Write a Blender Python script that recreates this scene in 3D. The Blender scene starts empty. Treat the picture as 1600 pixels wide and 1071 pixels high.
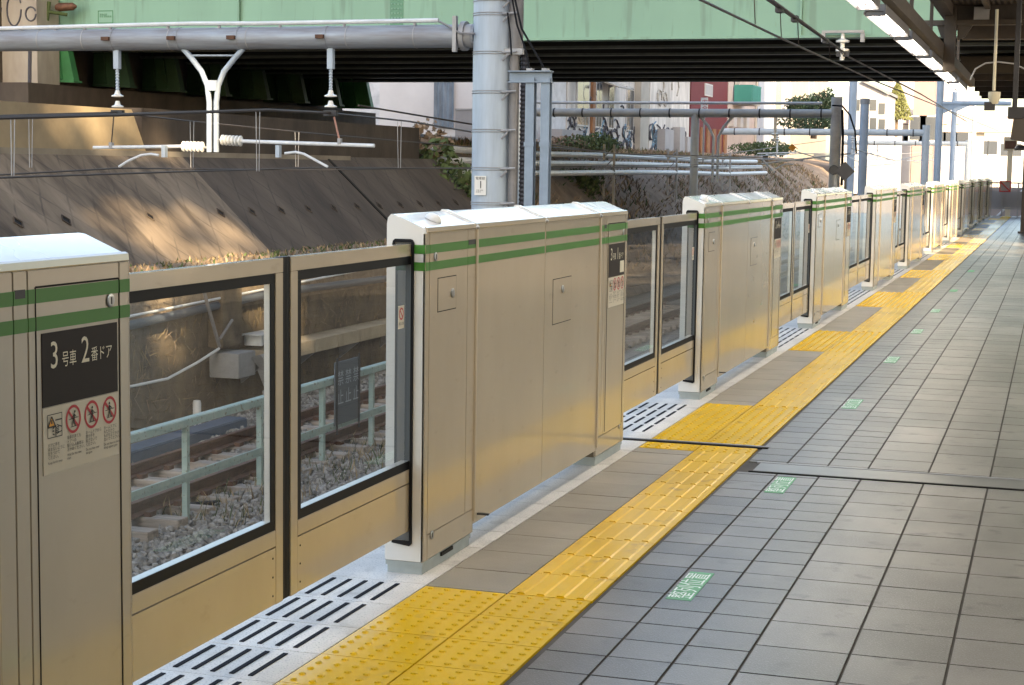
import bpy, bmesh, math, random
from mathutils import Vector, Matrix
random.seed(7)
R = math.radians
scene = bpy.context.scene
C = scene.collection

# ------------------------------------------------------------------ camera
CAMF, YAW, PIT, ROL, CH = 2632.56, 0.310245, 0.104214, 0.0143362, 1.55
cy_, sy_, cp_, sp_ = math.cos(YAW), math.sin(YAW), math.cos(PIT), math.sin(PIT)
FW = Vector((-sy_*cp_, cy_*cp_, -sp_)); RT0 = Vector((cy_, sy_, 0)); UP0 = RT0.cross(FW)
RT = RT0*math.cos(ROL) + UP0*math.sin(ROL); UP = -RT0*math.sin(ROL) + UP0*math.cos(ROL)
cam = bpy.data.cameras.new('camera'); camo = bpy.data.objects.new('camera', cam); C.objects.link(camo)
m = Matrix((RT, UP, -FW)).transposed().to_4x4(); m.translation = (0, 0, CH)
camo.matrix_world = m
cam.lens = CAMF/1600*36; cam.sensor_width = 36; cam.clip_end = 4000; cam.clip_start = 0.05
scene.camera = camo

# ------------------------------------------------------------------ light
SUN = Vector((0.52, -0.78, 0.47)).normalized()
world = bpy.data.worlds.new('World'); scene.world = world; world.use_nodes = True
nt = world.node_tree; bg = nt.nodes['Background']
sky = nt.nodes.new('ShaderNodeTexSky'); sky.sky_type = 'NISHITA'; sky.sun_disc = False
sky.sun_elevation = math.asin(SUN.z); sky.sun_rotation = math.atan2(SUN.x, SUN.y)
sky.air_density = 1.0; sky.dust_density = 2.0
nt.links.new(sky.outputs[0], bg.inputs[0]); bg.inputs[1].default_value = 0.15
sl = bpy.data.lights.new('sun', 'SUN'); sl.energy = 3.4; sl.angle = R(0.6); sl.color = (1.0, 0.83, 0.60)
so = bpy.data.objects.new('sun', sl); C.objects.link(so)
so.rotation_euler = SUN.to_track_quat('Z', 'Y').to_euler()
scene.view_settings.view_transform = 'Standard'; scene.view_settings.look = 'None'
scene.view_settings.exposure = 2.12; scene.view_settings.gamma = 1.0
scene.view_settings.use_white_balance = True; scene.view_settings.white_balance_temperature = 7700; scene.view_settings.white_balance_tint = 10
scene.cycles.use_denoising = True
scene.cycles.max_bounces = 8; scene.cycles.diffuse_bounces = 4; scene.cycles.glossy_bounces = 3
scene.cycles.transparent_max_bounces = 12; scene.cycles.sample_clamp_indirect = 6
scene.cycles.caustics_reflective = False

# ------------------------------------------------------------------ measuring helpers (pixel of a 1600 px wide view -> world)
def ray(x, y): return FW + RT*((x-800)/CAMF) - UP*((y-535.5)/CAMF)
def onx(x, y, X): d = ray(x, y); return Vector((0, 0, CH)) + d*(X/d.x)
def ony(x, y, Y): d = ray(x, y); return Vector((0, 0, CH)) + d*(Y/d.y)
def onz(x, y, z): d = ray(x, y); return Vector((0, 0, CH)) + d*((z-CH)/d.z)

# ------------------------------------------------------------------ mesh helpers
class MB:
    def __init__(s): s.v = []; s.f = []; s.mi = []; s.cur = 0
    def add(s, vs, fs):
        o = len(s.v); s.v += [tuple(p) for p in vs]
        for f in fs: s.f.append([i+o for i in f]); s.mi.append(s.cur)
    def box(s, x0, x1, y0, y1, z0, z1, M=None):
        if x0 > x1: x0, x1 = x1, x0
        if y0 > y1: y0, y1 = y1, y0
        if z0 > z1: z0, z1 = z1, z0
        vs = [Vector(p) for p in ((x0,y0,z0),(x1,y0,z0),(x1,y1,z0),(x0,y1,z0),(x0,y0,z1),(x1,y0,z1),(x1,y1,z1),(x0,y1,z1))]
        if M: vs = [M @ p for p in vs]
        s.add(vs, [(3,2,1,0),(4,5,6,7),(0,1,5,4),(1,2,6,5),(2,3,7,6),(3,0,4,7)]); return s
    def quad(s, a, b, c, d): s.add([a,b,c,d], [(0,1,2,3)]); return s
    def poly(s, pts): s.add(pts, [tuple(range(len(pts)))]); return s
    def prism(s, pts, axis, a, b):
        """extrude a closed 2-D outline along axis ('x': pts are (y,z); 'y': (x,z); 'z': (x,y))"""
        def P(p, t): return (t,p[0],p[1]) if axis == 'x' else ((p[0],t,p[1]) if axis == 'y' else (p[0],p[1],t))
        n = len(pts); vs = [P(p, a) for p in pts] + [P(p, b) for p in pts]
        fs = [tuple(range(n))[::-1], tuple(range(n, 2*n))] + [(i, (i+1) % n, n+(i+1) % n, n+i) for i in range(n)]
        s.add(vs, fs); return s
    def tube(s, pts, r, n=8, cap=True):
        pts = [Vector(p) for p in pts]; rings = []
        rr = r if isinstance(r, (list, tuple)) else [r]*len(pts)
        pu = None
        for i, p in enumerate(pts):
            t = (pts[min(i+1, len(pts)-1)] - pts[max(i-1, 0)]).normalized()
            if pu is None:
                u = t.orthogonal().normalized()
                if abs(t.z) < 0.95: u = t.cross(Vector((0,0,1))).normalized()
            else: u = (pu - t*pu.dot(t)).normalized()
            pu = u; w = t.cross(u)
            rings.append([p + (u*math.cos(2*math.pi*k/n) + w*math.sin(2*math.pi*k/n))*rr[i] for k in range(n)])
        vs = [q for g in rings for q in g]; fs = []
        for i in range(len(pts)-1):
            for k in range(n): fs.append((i*n+k, i*n+(k+1) % n, (i+1)*n+(k+1) % n, (i+1)*n+k))
        if cap: fs += [tuple(range(n))[::-1], tuple((len(pts)-1)*n+k for k in range(n))]
        s.add(vs, fs); return s
    def lathe(s, prof, base, d, n=16):
        """prof: list of (distance along d, radius)"""
        d = Vector(d).normalized(); base = Vector(base)
        s.tube([base + d*a for a, _ in prof], [max(q, 1e-4) for _, q in prof], n); return s
    def dome(s, c, r, h, n=8, rings=3, up=(0,0,1)):
        upv = Vector(up); u = upv.orthogonal().normalized(); w = upv.cross(u); c = Vector(c); vs = []; fs = []
        for j in range(rings):
            a = math.pi/2*j/rings
            for k in range(n): vs.append(c + (u*math.cos(2*math.pi*k/n) + w*math.sin(2*math.pi*k/n))*r*math.cos(a) + upv*h*math.sin(a))
        vs.append(c+upv*h)
        for j in range(rings-1):
            for k in range(n): fs.append((j*n+k, j*n+(k+1) % n, (j+1)*n+(k+1) % n, (j+1)*n+k))
        for k in range(n): fs.append(((rings-1)*n+k, (rings-1)*n+(k+1) % n, rings*n))
        s.add(vs, fs); return s
    def build(s, name, mats, parent=None, smooth=False, bevel=0, loc=None):
        me = bpy.data.meshes.new(name); me.from_pydata(s.v, [], s.f)
        for mm in (mats if isinstance(mats, (list, tuple)) else [mats]): me.materials.append(mm)
        if isinstance(mats, (list, tuple)): me.polygons.foreach_set('material_index', s.mi)
        bm = bmesh.new(); bm.from_mesh(me); bmesh.ops.recalc_face_normals(bm, faces=bm.faces)
        if bevel:
            es = [e for e in bm.edges if len(e.link_faces) == 2 and e.calc_face_angle(0) > 0.7]
            bmesh.ops.bevel(bm, geom=es, offset=bevel, segments=2, affect='EDGES', clamp_overlap=True)
        bm.to_mesh(me); bm.free()
        if smooth:
            me.polygons.foreach_set('use_smooth', [True]*len(me.polygons))
            try: me.set_sharp_from_angle(angle=R(40))
            except Exception: pass
        o = bpy.data.objects.new(name, me); C.objects.link(o)
        if parent: o.parent = parent
        if loc is not None: o.location = loc
        return o

def box(x0, x1, y0, y1, z0, z1): return MB().box(x0, x1, y0, y1, z0, z1)
def tag(o, label=None, cat=None, group=None, kind=None):
    if label: o['label'] = label
    if cat: o['category'] = cat
    if group: o['group'] = group
    if kind: o['kind'] = kind
    return o
def empty(name, loc, label, cat, group=None):
    o = bpy.data.objects.new(name, None); C.objects.link(o); o.location = loc; o.empty_display_size = 0.1
    return tag(o, label, cat, group)
def copy_tree(o, parent=None):
    c = o.copy(); C.objects.link(c)
    if parent: c.parent = parent
    for ch in list(o.children): copy_tree(ch, c)
    return c
def struct(o, label=None, cat=None): return tag(o, label, cat, None, 'structure')

_tc = {}
def text_obj(body, size, Mx, name, mat, parent, align='LEFT', ext=0.0, sx=1.0):
    """lettering as a flat mesh; Mx maps text x,y,z into the parent's space"""
    key = (body, align)
    if key not in _tc:
        cu = bpy.data.curves.new('lettering', 'FONT'); cu.body = body; cu.size = 1; cu.align_x = align; cu.resolution_u = 3
        cu.space_line = 0.95
        o = bpy.data.objects.new('lettering', cu); C.objects.link(o)
        dg = bpy.context.evaluated_depsgraph_get(); dg.update()
        me = bpy.data.meshes.new_from_object(o.evaluated_get(dg)); bpy.data.objects.remove(o)
        _tc[key] = me
    me = _tc[key].copy(); me.materials.clear(); me.materials.append(mat)
    me.transform(Mx @ Matrix.Diagonal((size*sx, size, size, 1)))
    o = bpy.data.objects.new(name, me); C.objects.link(o)
    if parent: o.parent = parent
    return o
def Mface(x, y, z):      # lettering standing on a plane that faces +X
    return Matrix(((0,0,1,x),(1,0,0,y),(0,1,0,z),(0,0,0,1)))
def Mfront(x, y, z):     # lettering on a plane that faces -Y
    return Matrix(((1,0,0,x),(0,0,-1,y),(0,1,0,z),(0,0,0,1)))

# ------------------------------------------------------------------ materials
def mat(name, col, rough=0.6, metal=0.0, var=0.0, vscale=3.0, col2=None, bump=0.0, bscale=40.0, spec=0.5, coat=0.0, stretch=None, detail=4, rvar=0.0, island=0.0, emit=None, estr=0.0):
    m = bpy.data.materials.new(name); m.use_nodes = True; n = m.node_tree.nodes; l = m.node_tree.links
    b = n['Principled BSDF']; b.inputs['Base Color'].default_value = (*col, 1); b.inputs['Roughness'].default_value = rough
    b.inputs['Metallic'].default_value = metal; b.inputs['Specular IOR Level'].default_value = spec
    b.inputs['Coat Weight'].default_value = coat; b.inputs['Coat Roughness'].default_value = 0.08
    if emit: b.inputs['Emission Color'].default_value = (*emit, 1); b.inputs['Emission Strength'].default_value = estr
    tc = n.new('ShaderNodeTexCoord'); mp = n.new('ShaderNodeMapping'); l.new(tc.outputs['Object'], mp.inputs[0])
    if stretch: mp.inputs['Scale'].default_value = stretch
    csock = None
    if var > 0 or col2:
        t = n.new('ShaderNodeTexNoise'); t.inputs['Scale'].default_value = vscale; t.inputs['Detail'].default_value = detail; t.inputs['Roughness'].default_value = 0.62
        l.new(mp.outputs[0], t.inputs[0])
        rp = n.new('ShaderNodeValToRGB'); l.new(t.outputs['Fac'], rp.inputs[0])
        rp.color_ramp.elements[0].position = 0.32; rp.color_ramp.elements[1].position = 0.68
        c2 = col2 if col2 else tuple(min(1, c*(1+var)) for c in col)
        c1 = col if col2 else tuple(c*(1-var) for c in col)
        rp.color_ramp.elements[0].color = (*c1, 1); rp.color_ramp.elements[1].color = (*c2, 1)
        csock = rp.outputs[0]
        if rvar:
            mr = n.new('ShaderNodeMapRange'); l.new(t.outputs['Fac'], mr.inputs[0])
            mr.inputs[1].default_value = 0.3; mr.inputs[2].default_value = 0.7
            mr.inputs[3].default_value = max(0.02, rough-rvar); mr.inputs[4].default_value = min(1, rough+rvar)
            l.new(mr.outputs[0], b.inputs['Roughness'])
    if island:
        g = n.new('ShaderNodeNewGeometry'); mr = n.new('ShaderNodeMapRange'); l.new(g.outputs['Random Per Island'], mr.inputs[0])
        mr.inputs[3].default_value = 1-island; mr.inputs[4].default_value = 1+island
        hv = n.new('ShaderNodeHueSaturation'); l.new(mr.outputs[0], hv.inputs['Value'])
        if csock: l.new(csock, hv.inputs['Color'])
        else: hv.inputs['Color'].default_value = (*col, 1)
        csock = hv.outputs[0]
    if csock: l.new(csock, b.inputs['Base Color'])
    if bump:
        t2 = n.new('ShaderNodeTexNoise'); t2.inputs['Scale'].default_value = bscale; t2.inputs['Detail'].default_value = 3
        l.new(mp.outputs[0], t2.inputs[0]); bp = n.new('ShaderNodeBump'); bp.inputs['Strength'].default_value = bump; bp.inputs['Distance'].default_value = 0.02
        l.new(t2.outputs['Fac'], bp.inputs['Height']); l.new(bp.outputs[0], b.inputs['Normal'])
    return m
def speckle(m, c, scale=180, thr=0.62, amt=0.5, stretch=None, detail=1):
    """add fine aggregate specks on top of a material's colour"""
    n = m.node_tree.nodes; l = m.node_tree.links; b = n['Principled BSDF']
    t = n.new('ShaderNodeTexNoise'); t.inputs['Scale'].default_value = scale; t.inputs['Detail'].default_value = detail
    tc = n.new('ShaderNodeTexCoord'); mp = n.new('ShaderNodeMapping'); l.new(tc.outputs['Object'], mp.inputs[0]); l.new(mp.outputs[0], t.inputs[0])
    if stretch: mp.inputs['Scale'].default_value = stretch
    rp = n.new('ShaderNodeValToRGB'); rp.color_ramp.elements[0].position = thr-0.06; rp.color_ramp.elements[1].position = thr+0.06
    rp.color_ramp.elements[0].color = (0,0,0,1); rp.color_ramp.elements[1].color = (amt,)*3+(1,)
    l.new(t.outputs['Fac'], rp.inputs[0])
    mx = n.new('ShaderNodeMix'); mx.data_type = 'RGBA'; l.new(rp.outputs[0], mx.inputs[0])
    src = b.inputs['Base Color'].links
    if src: l.new(src[0].from_socket, mx.inputs[6])
    else: mx.inputs[6].default_value = b.inputs['Base Color'].default_value
    mx.inputs[7].default_value = (*c, 1); l.new(mx.outputs[2], b.inputs['Base Color']); return m

M = {}
M['champ'] = mat('champagne_paint', (0.52,0.44,0.335), 0.22, 0.05, 0.08, 1.1, coat=0.7, bump=0.015, bscale=5, stretch=(1,1,0.5), detail=6)
M['champ'] = speckle(speckle(M['champ'], (0.24,0.19,0.14), 7, 0.70, 0.22, (1,1,2.5), 6), (0.62,0.54,0.42), 30, 0.74, 0.35, (1,0.4,1), 3)
M['champ_dark'] = mat('champagne_recess', (0.12,0.09,0.055), 0.5)
M['white'] = mat('white_enamel', (0.72,0.71,0.68), 0.28, 0, 0.04, 2.0, coat=0.3)
M['roofwhite'] = mat('roof_white', (0.72,0.71,0.69), 0.22, 0, 0.05, 1.2, coat=0.5, rvar=0.08)
M['silver'] = mat('silver_aluminium', (0.74,0.71,0.67), 0.35, 0.4)
M['green'] = mat('green_stripe', (0.036,0.20,0.018), 0.4, 0, 0.05)
M['rubber'] = mat('black_rubber', (0.006,0.006,0.008), 0.55, spec=0.2)
M['seam'] = mat('dark_seam', (0.010,0.008,0.006), 0.7, spec=0.2)
M['pocket'] = mat('grey_pocket_lining', (0.11,0.12,0.125), 0.5)
M['chrome'] = mat('chrome_lock', (0.38,0.38,0.38), 0.3, 1.0)
M['brownsign'] = mat('dark_brown_sign', (0.018,0.012,0.012), 0.5, spec=0.2)
M['cream'] = mat('cream_letters', (0.78,0.72,0.58), 0.5)
M['stick'] = mat('cream_sticker', (0.66,0.60,0.50), 0.5)
M['ink'] = mat('black_ink', (0.02,0.02,0.02), 0.5)
M['red'] = mat('warning_red', (0.50,0.02,0.035), 0.45)
M['orange'] = mat('warning_orange', (0.85,0.36,0.04), 0.45)
M['plinth'] = mat('grey_green_plinth', (0.36,0.40,0.39), 0.5, 0, 0.15, 8)
M['tile'] = speckle(mat('grey_platform_tile', (0.200,0.176,0.152), 0.30, 0, 0.34, 0.9, island=0.24, bump=0.12, bscale=150, stretch=(1,1,1)), (0.33,0.31,0.29), 150, 0.62, 0.55)
M['tiledark'] = speckle(mat('slate_platform_tile', (0.138,0.122,0.108), 0.31, 0, 0.36, 1.2, island=0.26, bump=0.12, bscale=150), (0.22,0.22,0.22), 150, 0.62, 0.5)
for k_ in ('tile','tiledark'):
    M[k_] = speckle(speckle(M[k_], (0.05,0.043,0.037), 7, 0.66, 0.75, None, 6), (0.065,0.056,0.048), 1.0, 0.56, 0.50, (1.6,0.5,1), 7)
M['tilebrown'] = speckle(mat('brown_grey_platform_tile', (0.34,0.295,0.23), 0.5, 0, 0.16, 2.0, island=0.10, bump=0.10, bscale=120), (0.34,0.32,0.28), 220, 0.6, 0.5)
M['slab'] = speckle(mat('pale_concrete_slab', (0.76,0.71,0.65), 0.6, 0, 0.12, 3.0, island=0.05, bump=0.1, bscale=90), (0.36,0.34,0.32), 140, 0.63, 0.7)
M['slab'] = speckle(M['slab'], (0.33,0.29,0.25), 5, 0.64, 0.45, None, 7)
M['grout'] = mat('dark_grout', (0.082,0.073,0.064), 0.8, 0, 0.3, 5)
M['tac'] = mat('yellow_tactile', (0.86,0.505,0.003), 0.27, 0, 0.05, 1.5, spec=0.28, island=0.07, bump=0.03, bscale=60)
M['tac'] = speckle(M['tac'], (0.40,0.21,0.012), 8, 0.66, 0.45, None, 6)
M['strip'] = mat('black_grip_strip', (0.010,0.010,0.014), 0.8, spec=0.15)
M['joint'] = mat('worn_steel_plate', (0.20,0.19,0.175), 0.34, 0.3, 0.15, 3)
M['gsticker'] = mat('green_floor_sticker', (0.09,0.40,0.16), 0.45, 0, 0.18, 12)
M['gletter'] = mat('pale_worn_letters', (0.80,0.90,0.82), 0.5, 0, 0.12, 30)
M['galv'] = mat('galvanised_steel', (0.40,0.47,0.55), 0.55, 0.1, 0.10, 3.0, stretch=(6,6,0.6), rvar=0.12)
M['galvx'] = mat('galvanised_pipe', (0.33,0.37,0.42), 0.5, 0.2, 0.20, 3.0, stretch=(0.5,5,5), rvar=0.12, col2=(0.22,0.22,0.24))
M['galvfar'] = mat('pale_painted_steel', (0.52,0.555,0.57), 0.6, 0, 0.12, 2)
M['masts'] = mat('light_blue_steel', (0.40,0.48,0.57), 0.55, 0, 0.10, 2)
M['concpole'] = mat('whitish_concrete_pole', (0.62,0.60,0.57), 0.8, 0, 0.15, 3)
M['steelpost'] = mat('blue_grey_steel', (0.21,0.27,0.345), 0.5, 0.2, 0.10, 6)
M['darksteel'] = mat('dark_steel', (0.05,0.05,0.055), 0.5, 0.5)
M['conduit'] = mat('grey_plastic_conduit', (0.20,0.19,0.19), 0.5, 0, 0.15, 6)
M['ceramic'] = mat('white_ceramic', (0.74,0.73,0.70), 0.2, 0, coat=0.5)
M['wire'] = mat('bronze_wire', (0.075,0.062,0.055), 0.5, 0.5)
M['copper'] = mat('pinkish_rod', (0.42,0.22,0.18), 0.5, 0.3)
M['whitepipe'] = mat('white_pipe', (0.66,0.68,0.70), 0.4, 0, 0.10, 5)
M['bridge'] = mat('mint_green_paint', (0.185,0.355,0.275), 0.42, 0, 0.08, 0.5, stretch=(1,1,0.25))
M['bridge'] = speckle(speckle(M['bridge'], (0.10,0.17,0.13), 1.6, 0.60, 0.45, (2.5,1,0.25), 6), (0.16,0.10,0.06), 6, 0.74, 0.4, (2,1,0.4), 4)
M['bridge2'] = mat('darker_mint_paint', (0.085,0.235,0.155), 0.45, 0, 0.08, 2)
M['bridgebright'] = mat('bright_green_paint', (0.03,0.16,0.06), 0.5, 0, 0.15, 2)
M['bridgedim'] = mat('dark_green_paint', (0.012,0.045,0.020), 0.6, 0, 0.3, 2)  # darker green for the inner girder feet
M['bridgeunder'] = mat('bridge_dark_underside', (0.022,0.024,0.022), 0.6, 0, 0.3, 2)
M['flange'] = mat('bridge_flange', (0.10,0.12,0.11), 0.5, 0, 0.2, 4)
M['concwall'] = mat('stained_shaded_concrete', (0.045,0.034,0.027), 0.85, 0, 0, 1.2, col2=(0.088,0.068,0.052), bump=0.25, bscale=18, stretch=(1,1,0.5))  # on the upper wall this dark tone carries its shade
M['abut'] = mat('old_concrete', (0.34,0.30,0.24), 0.85, 0, 0, 0.9, col2=(0.20,0.165,0.13), bump=0.2, bscale=14)
M['lowwall'] = mat('earth_stained_wall', (0.075,0.055,0.038), 0.9, 0, 0, 2.2, col2=(0.21,0.155,0.095), bump=0.5, bscale=12, detail=9, stretch=(1,1,0.6))
M['wing'] = mat('sunlit_tone_concrete', (0.40,0.315,0.20), 0.85, 0, 0, 1.1, col2=(0.27,0.21,0.135), bump=0.2, bscale=14)  # paler version of the upper wall, sunlight put into the tone
M['pillar'] = mat('pillar_concrete', (0.40,0.36,0.30), 0.85, 0, 0, 1.3, col2=(0.26,0.22,0.19), bump=0.2, bscale=10, stretch=(1,1,0.35))
M['soil'] = mat('dry_soil', (0.16,0.115,0.075), 0.95, 0, 0, 5, col2=(0.27,0.20,0.13), bump=0.5, bscale=30)
M['terrain'] = mat('brown_embankment', (0.165,0.122,0.09), 0.95, 0, 0, 1.6, col2=(0.31,0.24,0.185), bump=0.6, bscale=14, detail=8)
M['ballast'] = mat('ballast_bed', (0.20,0.19,0.18), 0.9, 0, 0, 40, col2=(0.40,0.375,0.35), bump=0.8, bscale=45)
M['stone'] = mat('ballast_stone', (0.26,0.25,0.24), 0.85, 0, 0.25, 14, island=0.40)
M['rail'] = mat('rusty_rail', (0.12,0.055,0.032), 0.65, 0.3, 0.3, 8)
M['railtop'] = mat('worn_rail_top', (0.30,0.25,0.22), 0.4, 0.7)
M['sleeper'] = mat('weathered_sleeper', (0.48,0.41,0.35), 0.85, 0, 0, 6, col2=(0.22,0.18,0.15), bump=0.3, bscale=30, stretch=(0.3,3,3))
M['teal'] = mat('chalky_teal_paint', (0.27,0.395,0.37), 0.6, 0, 0, 6, col2=(0.40,0.49,0.46), rvar=0.1)
M['teal'] = speckle(M['teal'], (0.16,0.10,0.06), 20, 0.68, 0.7)
M['greysign'] = mat('slate_sign', (0.10,0.12,0.14), 0.5)
M['greysign2'] = mat('light_sign_letters', (0.40,0.46,0.50), 0.5)
M['troughc'] = mat('tan_concrete_trough', (0.42,0.34,0.24), 0.85, 0, 0.18, 3)
M['bluegrey'] = mat('blue_grey_lid', (0.10,0.135,0.19), 0.5, 0, 0.1, 5)
M['darkpipe'] = mat('slate_blue_pipe', (0.075,0.09,0.115), 0.45)
M['galvbox'] = mat('grey_sheet_metal', (0.33,0.33,0.34), 0.5, 0.2, 0.12, 5)
M['straw'] = mat('dry_straw', (0.30,0.225,0.13), 0.9, island=0.45)
M['vine'] = mat('withered_vine', (0.20,0.145,0.08), 0.9, island=0.4)
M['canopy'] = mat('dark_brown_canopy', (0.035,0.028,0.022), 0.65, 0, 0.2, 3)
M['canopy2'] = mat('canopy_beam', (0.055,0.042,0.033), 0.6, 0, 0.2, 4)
M['lampbody'] = mat('lamp_white_metal', (0.13,0.13,0.145), 0.4)
M['tubelight'] = mat('fluorescent_glow', (0.9,0.9,0.9), 0.4, emit=(1.0,0.97,0.90), estr=8.0)
M['beige'] = mat('beige_plastic', (0.55,0.50,0.38), 0.45)
M['blackbox'] = mat('black_plastic', (0.018,0.017,0.022), 0.45)
M['leafdark'] = mat('dark_leaves', (0.028,0.055,0.022), 0.7, island=0.45)
M['leafyel'] = mat('yellow_green_leaves', (0.10,0.11,0.035), 0.7, island=0.40)
M['leafgrn'] = mat('green_weed_leaves', (0.055,0.082,0.026), 0.8, island=0.45)
M['leafdry'] = mat('dry_brown_leaves', (0.21,0.15,0.105), 0.9, island=0.50)
M['bark'] = mat('bark', (0.12,0.085,0.06), 0.9, 0, 0.3, 12)
def bmat(n, c, v=0.08, s=0.8, st=None, r=0.8): return mat(n, c, r, 0, v, s, bump=0.05, bscale=8, stretch=st)
M['bwhite'] = bmat('white_cladding', (0.42,0.41,0.42)); M['bgrey'] = bmat('pale_grey_wall', (0.34,0.34,0.36), 0.1)
M['bpink'] = bmat('pinkish_render', (0.42,0.35,0.33), 0.1); M['bold'] = bmat('grubby_white_wall', (0.58,0.55,0.53), 0.28, 1.2, (1,1,0.3))
M['bold2'] = bmat('off_white_cladding', (0.66,0.64,0.65), 0.06)
M['bred'] = bmat('dark_red_cladding', (0.125,0.012,0.018), 0.06); M['bcream'] = bmat('cream_render', (0.40,0.36,0.30))
M['bblue'] = bmat('pale_blue_grey_wall', (0.36,0.40,0.47)); M['bbrick'] = bmat('dusky_pink_brick', (0.27,0.19,0.18))
M['btarp'] = bmat('blue_grey_tarpaulin', (0.22,0.27,0.33), 0.25, 2.5, (1,1,0.4)); M['bconc'] = bmat('grey_concrete_pier', (0.36,0.345,0.32), 0.12)
M['brust'] = bmat('rust_orange_panel', (0.25,0.12,0.06), 0.3, 2); M['bteal'] = bmat('turquoise_balcony', (0.03,0.20,0.18), 0.1)
M['win'] = mat('window_glass', (0.06,0.07,0.085), 0.12)
M['winframe'] = mat('window_frame', (0.45,0.45,0.46), 0.5)
M['rooft'] = mat('grey_roof', (0.20,0.20,0.22), 0.6)
M['graf'] = mat('graffiti_paint_dark', (0.06,0.06,0.075), 0.6); M['graf2'] = mat('graffiti_paint_blue', (0.12,0.22,0.30), 0.6)
M['signred'] = mat('barrier_sign_red', (0.55,0.03,0.03), 0.45)
M['ivory'] = mat('ivory_post', (0.72,0.60,0.42), 0.5)
def glass(name, tint, rough=0.0):
    m = bpy.data.materials.new(name); m.use_nodes = True; n = m.node_tree.nodes; l = m.node_tree.links
    n.remove(n['Principled BSDF']); out = n['Material Output']
    t = n.new('ShaderNodeBsdfTransparent'); t.inputs[0].default_value = (*tint, 1)
    g = n.new('ShaderNodeBsdfGlossy'); g.inputs['Roughness'].default_value = rough
    lw_ = n.new('ShaderNodeLayerWeight'); lw_.inputs['Blend'].default_value = 0.5; pw = n.new('ShaderNodeMath'); pw.operation = 'POWER'; pw.inputs[1].default_value = 4.6
    l.new(lw_.outputs['Facing'], pw.inputs[0]); f = n.new('ShaderNodeMath'); f.operation = 'MULTIPLY_ADD'; f.inputs[1].default_value = 1.0; f.inputs[2].default_value = 0.06
    l.new(pw.outputs[0], f.inputs[0]); mx = n.new('ShaderNodeMixShader')
    l.new(f.outputs[0], mx.inputs[0]); l.new(t.outputs[0], mx.inputs[1]); l.new(g.outputs[0], mx.inputs[2]); l.new(mx.outputs[0], out.inputs[0]); return m
M['glass'] = glass('door_glass', (0.80,0.84,0.84))

# concrete revetment: slanting joints and run-off stains
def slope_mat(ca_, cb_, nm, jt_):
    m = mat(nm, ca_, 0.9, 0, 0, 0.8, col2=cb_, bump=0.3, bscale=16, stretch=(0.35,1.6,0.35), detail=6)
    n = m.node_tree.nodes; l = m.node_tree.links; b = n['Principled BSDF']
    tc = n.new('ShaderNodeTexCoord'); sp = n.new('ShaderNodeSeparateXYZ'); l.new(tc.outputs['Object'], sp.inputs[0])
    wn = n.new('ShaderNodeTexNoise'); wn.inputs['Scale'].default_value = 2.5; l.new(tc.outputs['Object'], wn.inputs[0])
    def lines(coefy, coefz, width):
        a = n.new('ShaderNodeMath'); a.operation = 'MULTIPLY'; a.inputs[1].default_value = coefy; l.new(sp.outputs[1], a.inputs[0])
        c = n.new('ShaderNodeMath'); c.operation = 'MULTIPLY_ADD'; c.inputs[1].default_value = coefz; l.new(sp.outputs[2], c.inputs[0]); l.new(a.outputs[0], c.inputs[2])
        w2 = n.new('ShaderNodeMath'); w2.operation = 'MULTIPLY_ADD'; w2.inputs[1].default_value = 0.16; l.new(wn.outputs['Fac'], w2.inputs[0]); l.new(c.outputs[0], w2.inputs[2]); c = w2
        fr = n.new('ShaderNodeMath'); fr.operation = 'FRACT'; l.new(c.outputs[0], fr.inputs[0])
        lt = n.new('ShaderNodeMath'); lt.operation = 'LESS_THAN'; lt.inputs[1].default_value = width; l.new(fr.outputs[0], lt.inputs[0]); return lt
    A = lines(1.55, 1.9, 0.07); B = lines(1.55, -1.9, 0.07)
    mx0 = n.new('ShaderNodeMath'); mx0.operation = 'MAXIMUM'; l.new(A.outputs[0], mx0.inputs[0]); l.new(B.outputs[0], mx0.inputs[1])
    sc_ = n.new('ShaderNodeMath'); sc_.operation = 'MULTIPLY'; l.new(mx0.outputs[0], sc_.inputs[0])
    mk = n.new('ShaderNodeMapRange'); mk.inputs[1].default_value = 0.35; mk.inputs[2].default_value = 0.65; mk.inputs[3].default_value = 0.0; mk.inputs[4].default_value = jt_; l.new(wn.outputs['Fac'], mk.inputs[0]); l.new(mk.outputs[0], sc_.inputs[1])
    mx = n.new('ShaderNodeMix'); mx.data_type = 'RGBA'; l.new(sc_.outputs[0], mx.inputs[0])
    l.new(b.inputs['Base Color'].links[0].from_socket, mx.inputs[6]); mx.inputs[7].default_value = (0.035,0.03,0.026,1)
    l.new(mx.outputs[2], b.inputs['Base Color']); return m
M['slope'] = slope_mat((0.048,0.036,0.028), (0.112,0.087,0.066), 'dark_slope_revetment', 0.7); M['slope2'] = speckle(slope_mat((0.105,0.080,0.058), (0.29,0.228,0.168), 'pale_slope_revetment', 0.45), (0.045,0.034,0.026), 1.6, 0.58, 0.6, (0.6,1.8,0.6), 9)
def ribbed(name, col, axis, freq, depth=0.6, rough=0.6):
    m = mat(name, col, rough, 0, 0.15, 2)
    n = m.node_tree.nodes; l = m.node_tree.links; b = n['Principled BSDF']
    tc = n.new('ShaderNodeTexCoord'); w = n.new('ShaderNodeTexWave'); w.bands_direction = axis; w.inputs['Scale'].default_value = freq
    l.new(tc.outputs['Object'], w.inputs[0]); bp = n.new('ShaderNodeBump'); bp.inputs['Strength'].default_value = depth; bp.inputs['Distance'].default_value = 0.03
    l.new(w.outputs['Fac'], bp.inputs['Height']); l.new(bp.outputs[0], b.inputs['Normal']); return m
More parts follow.
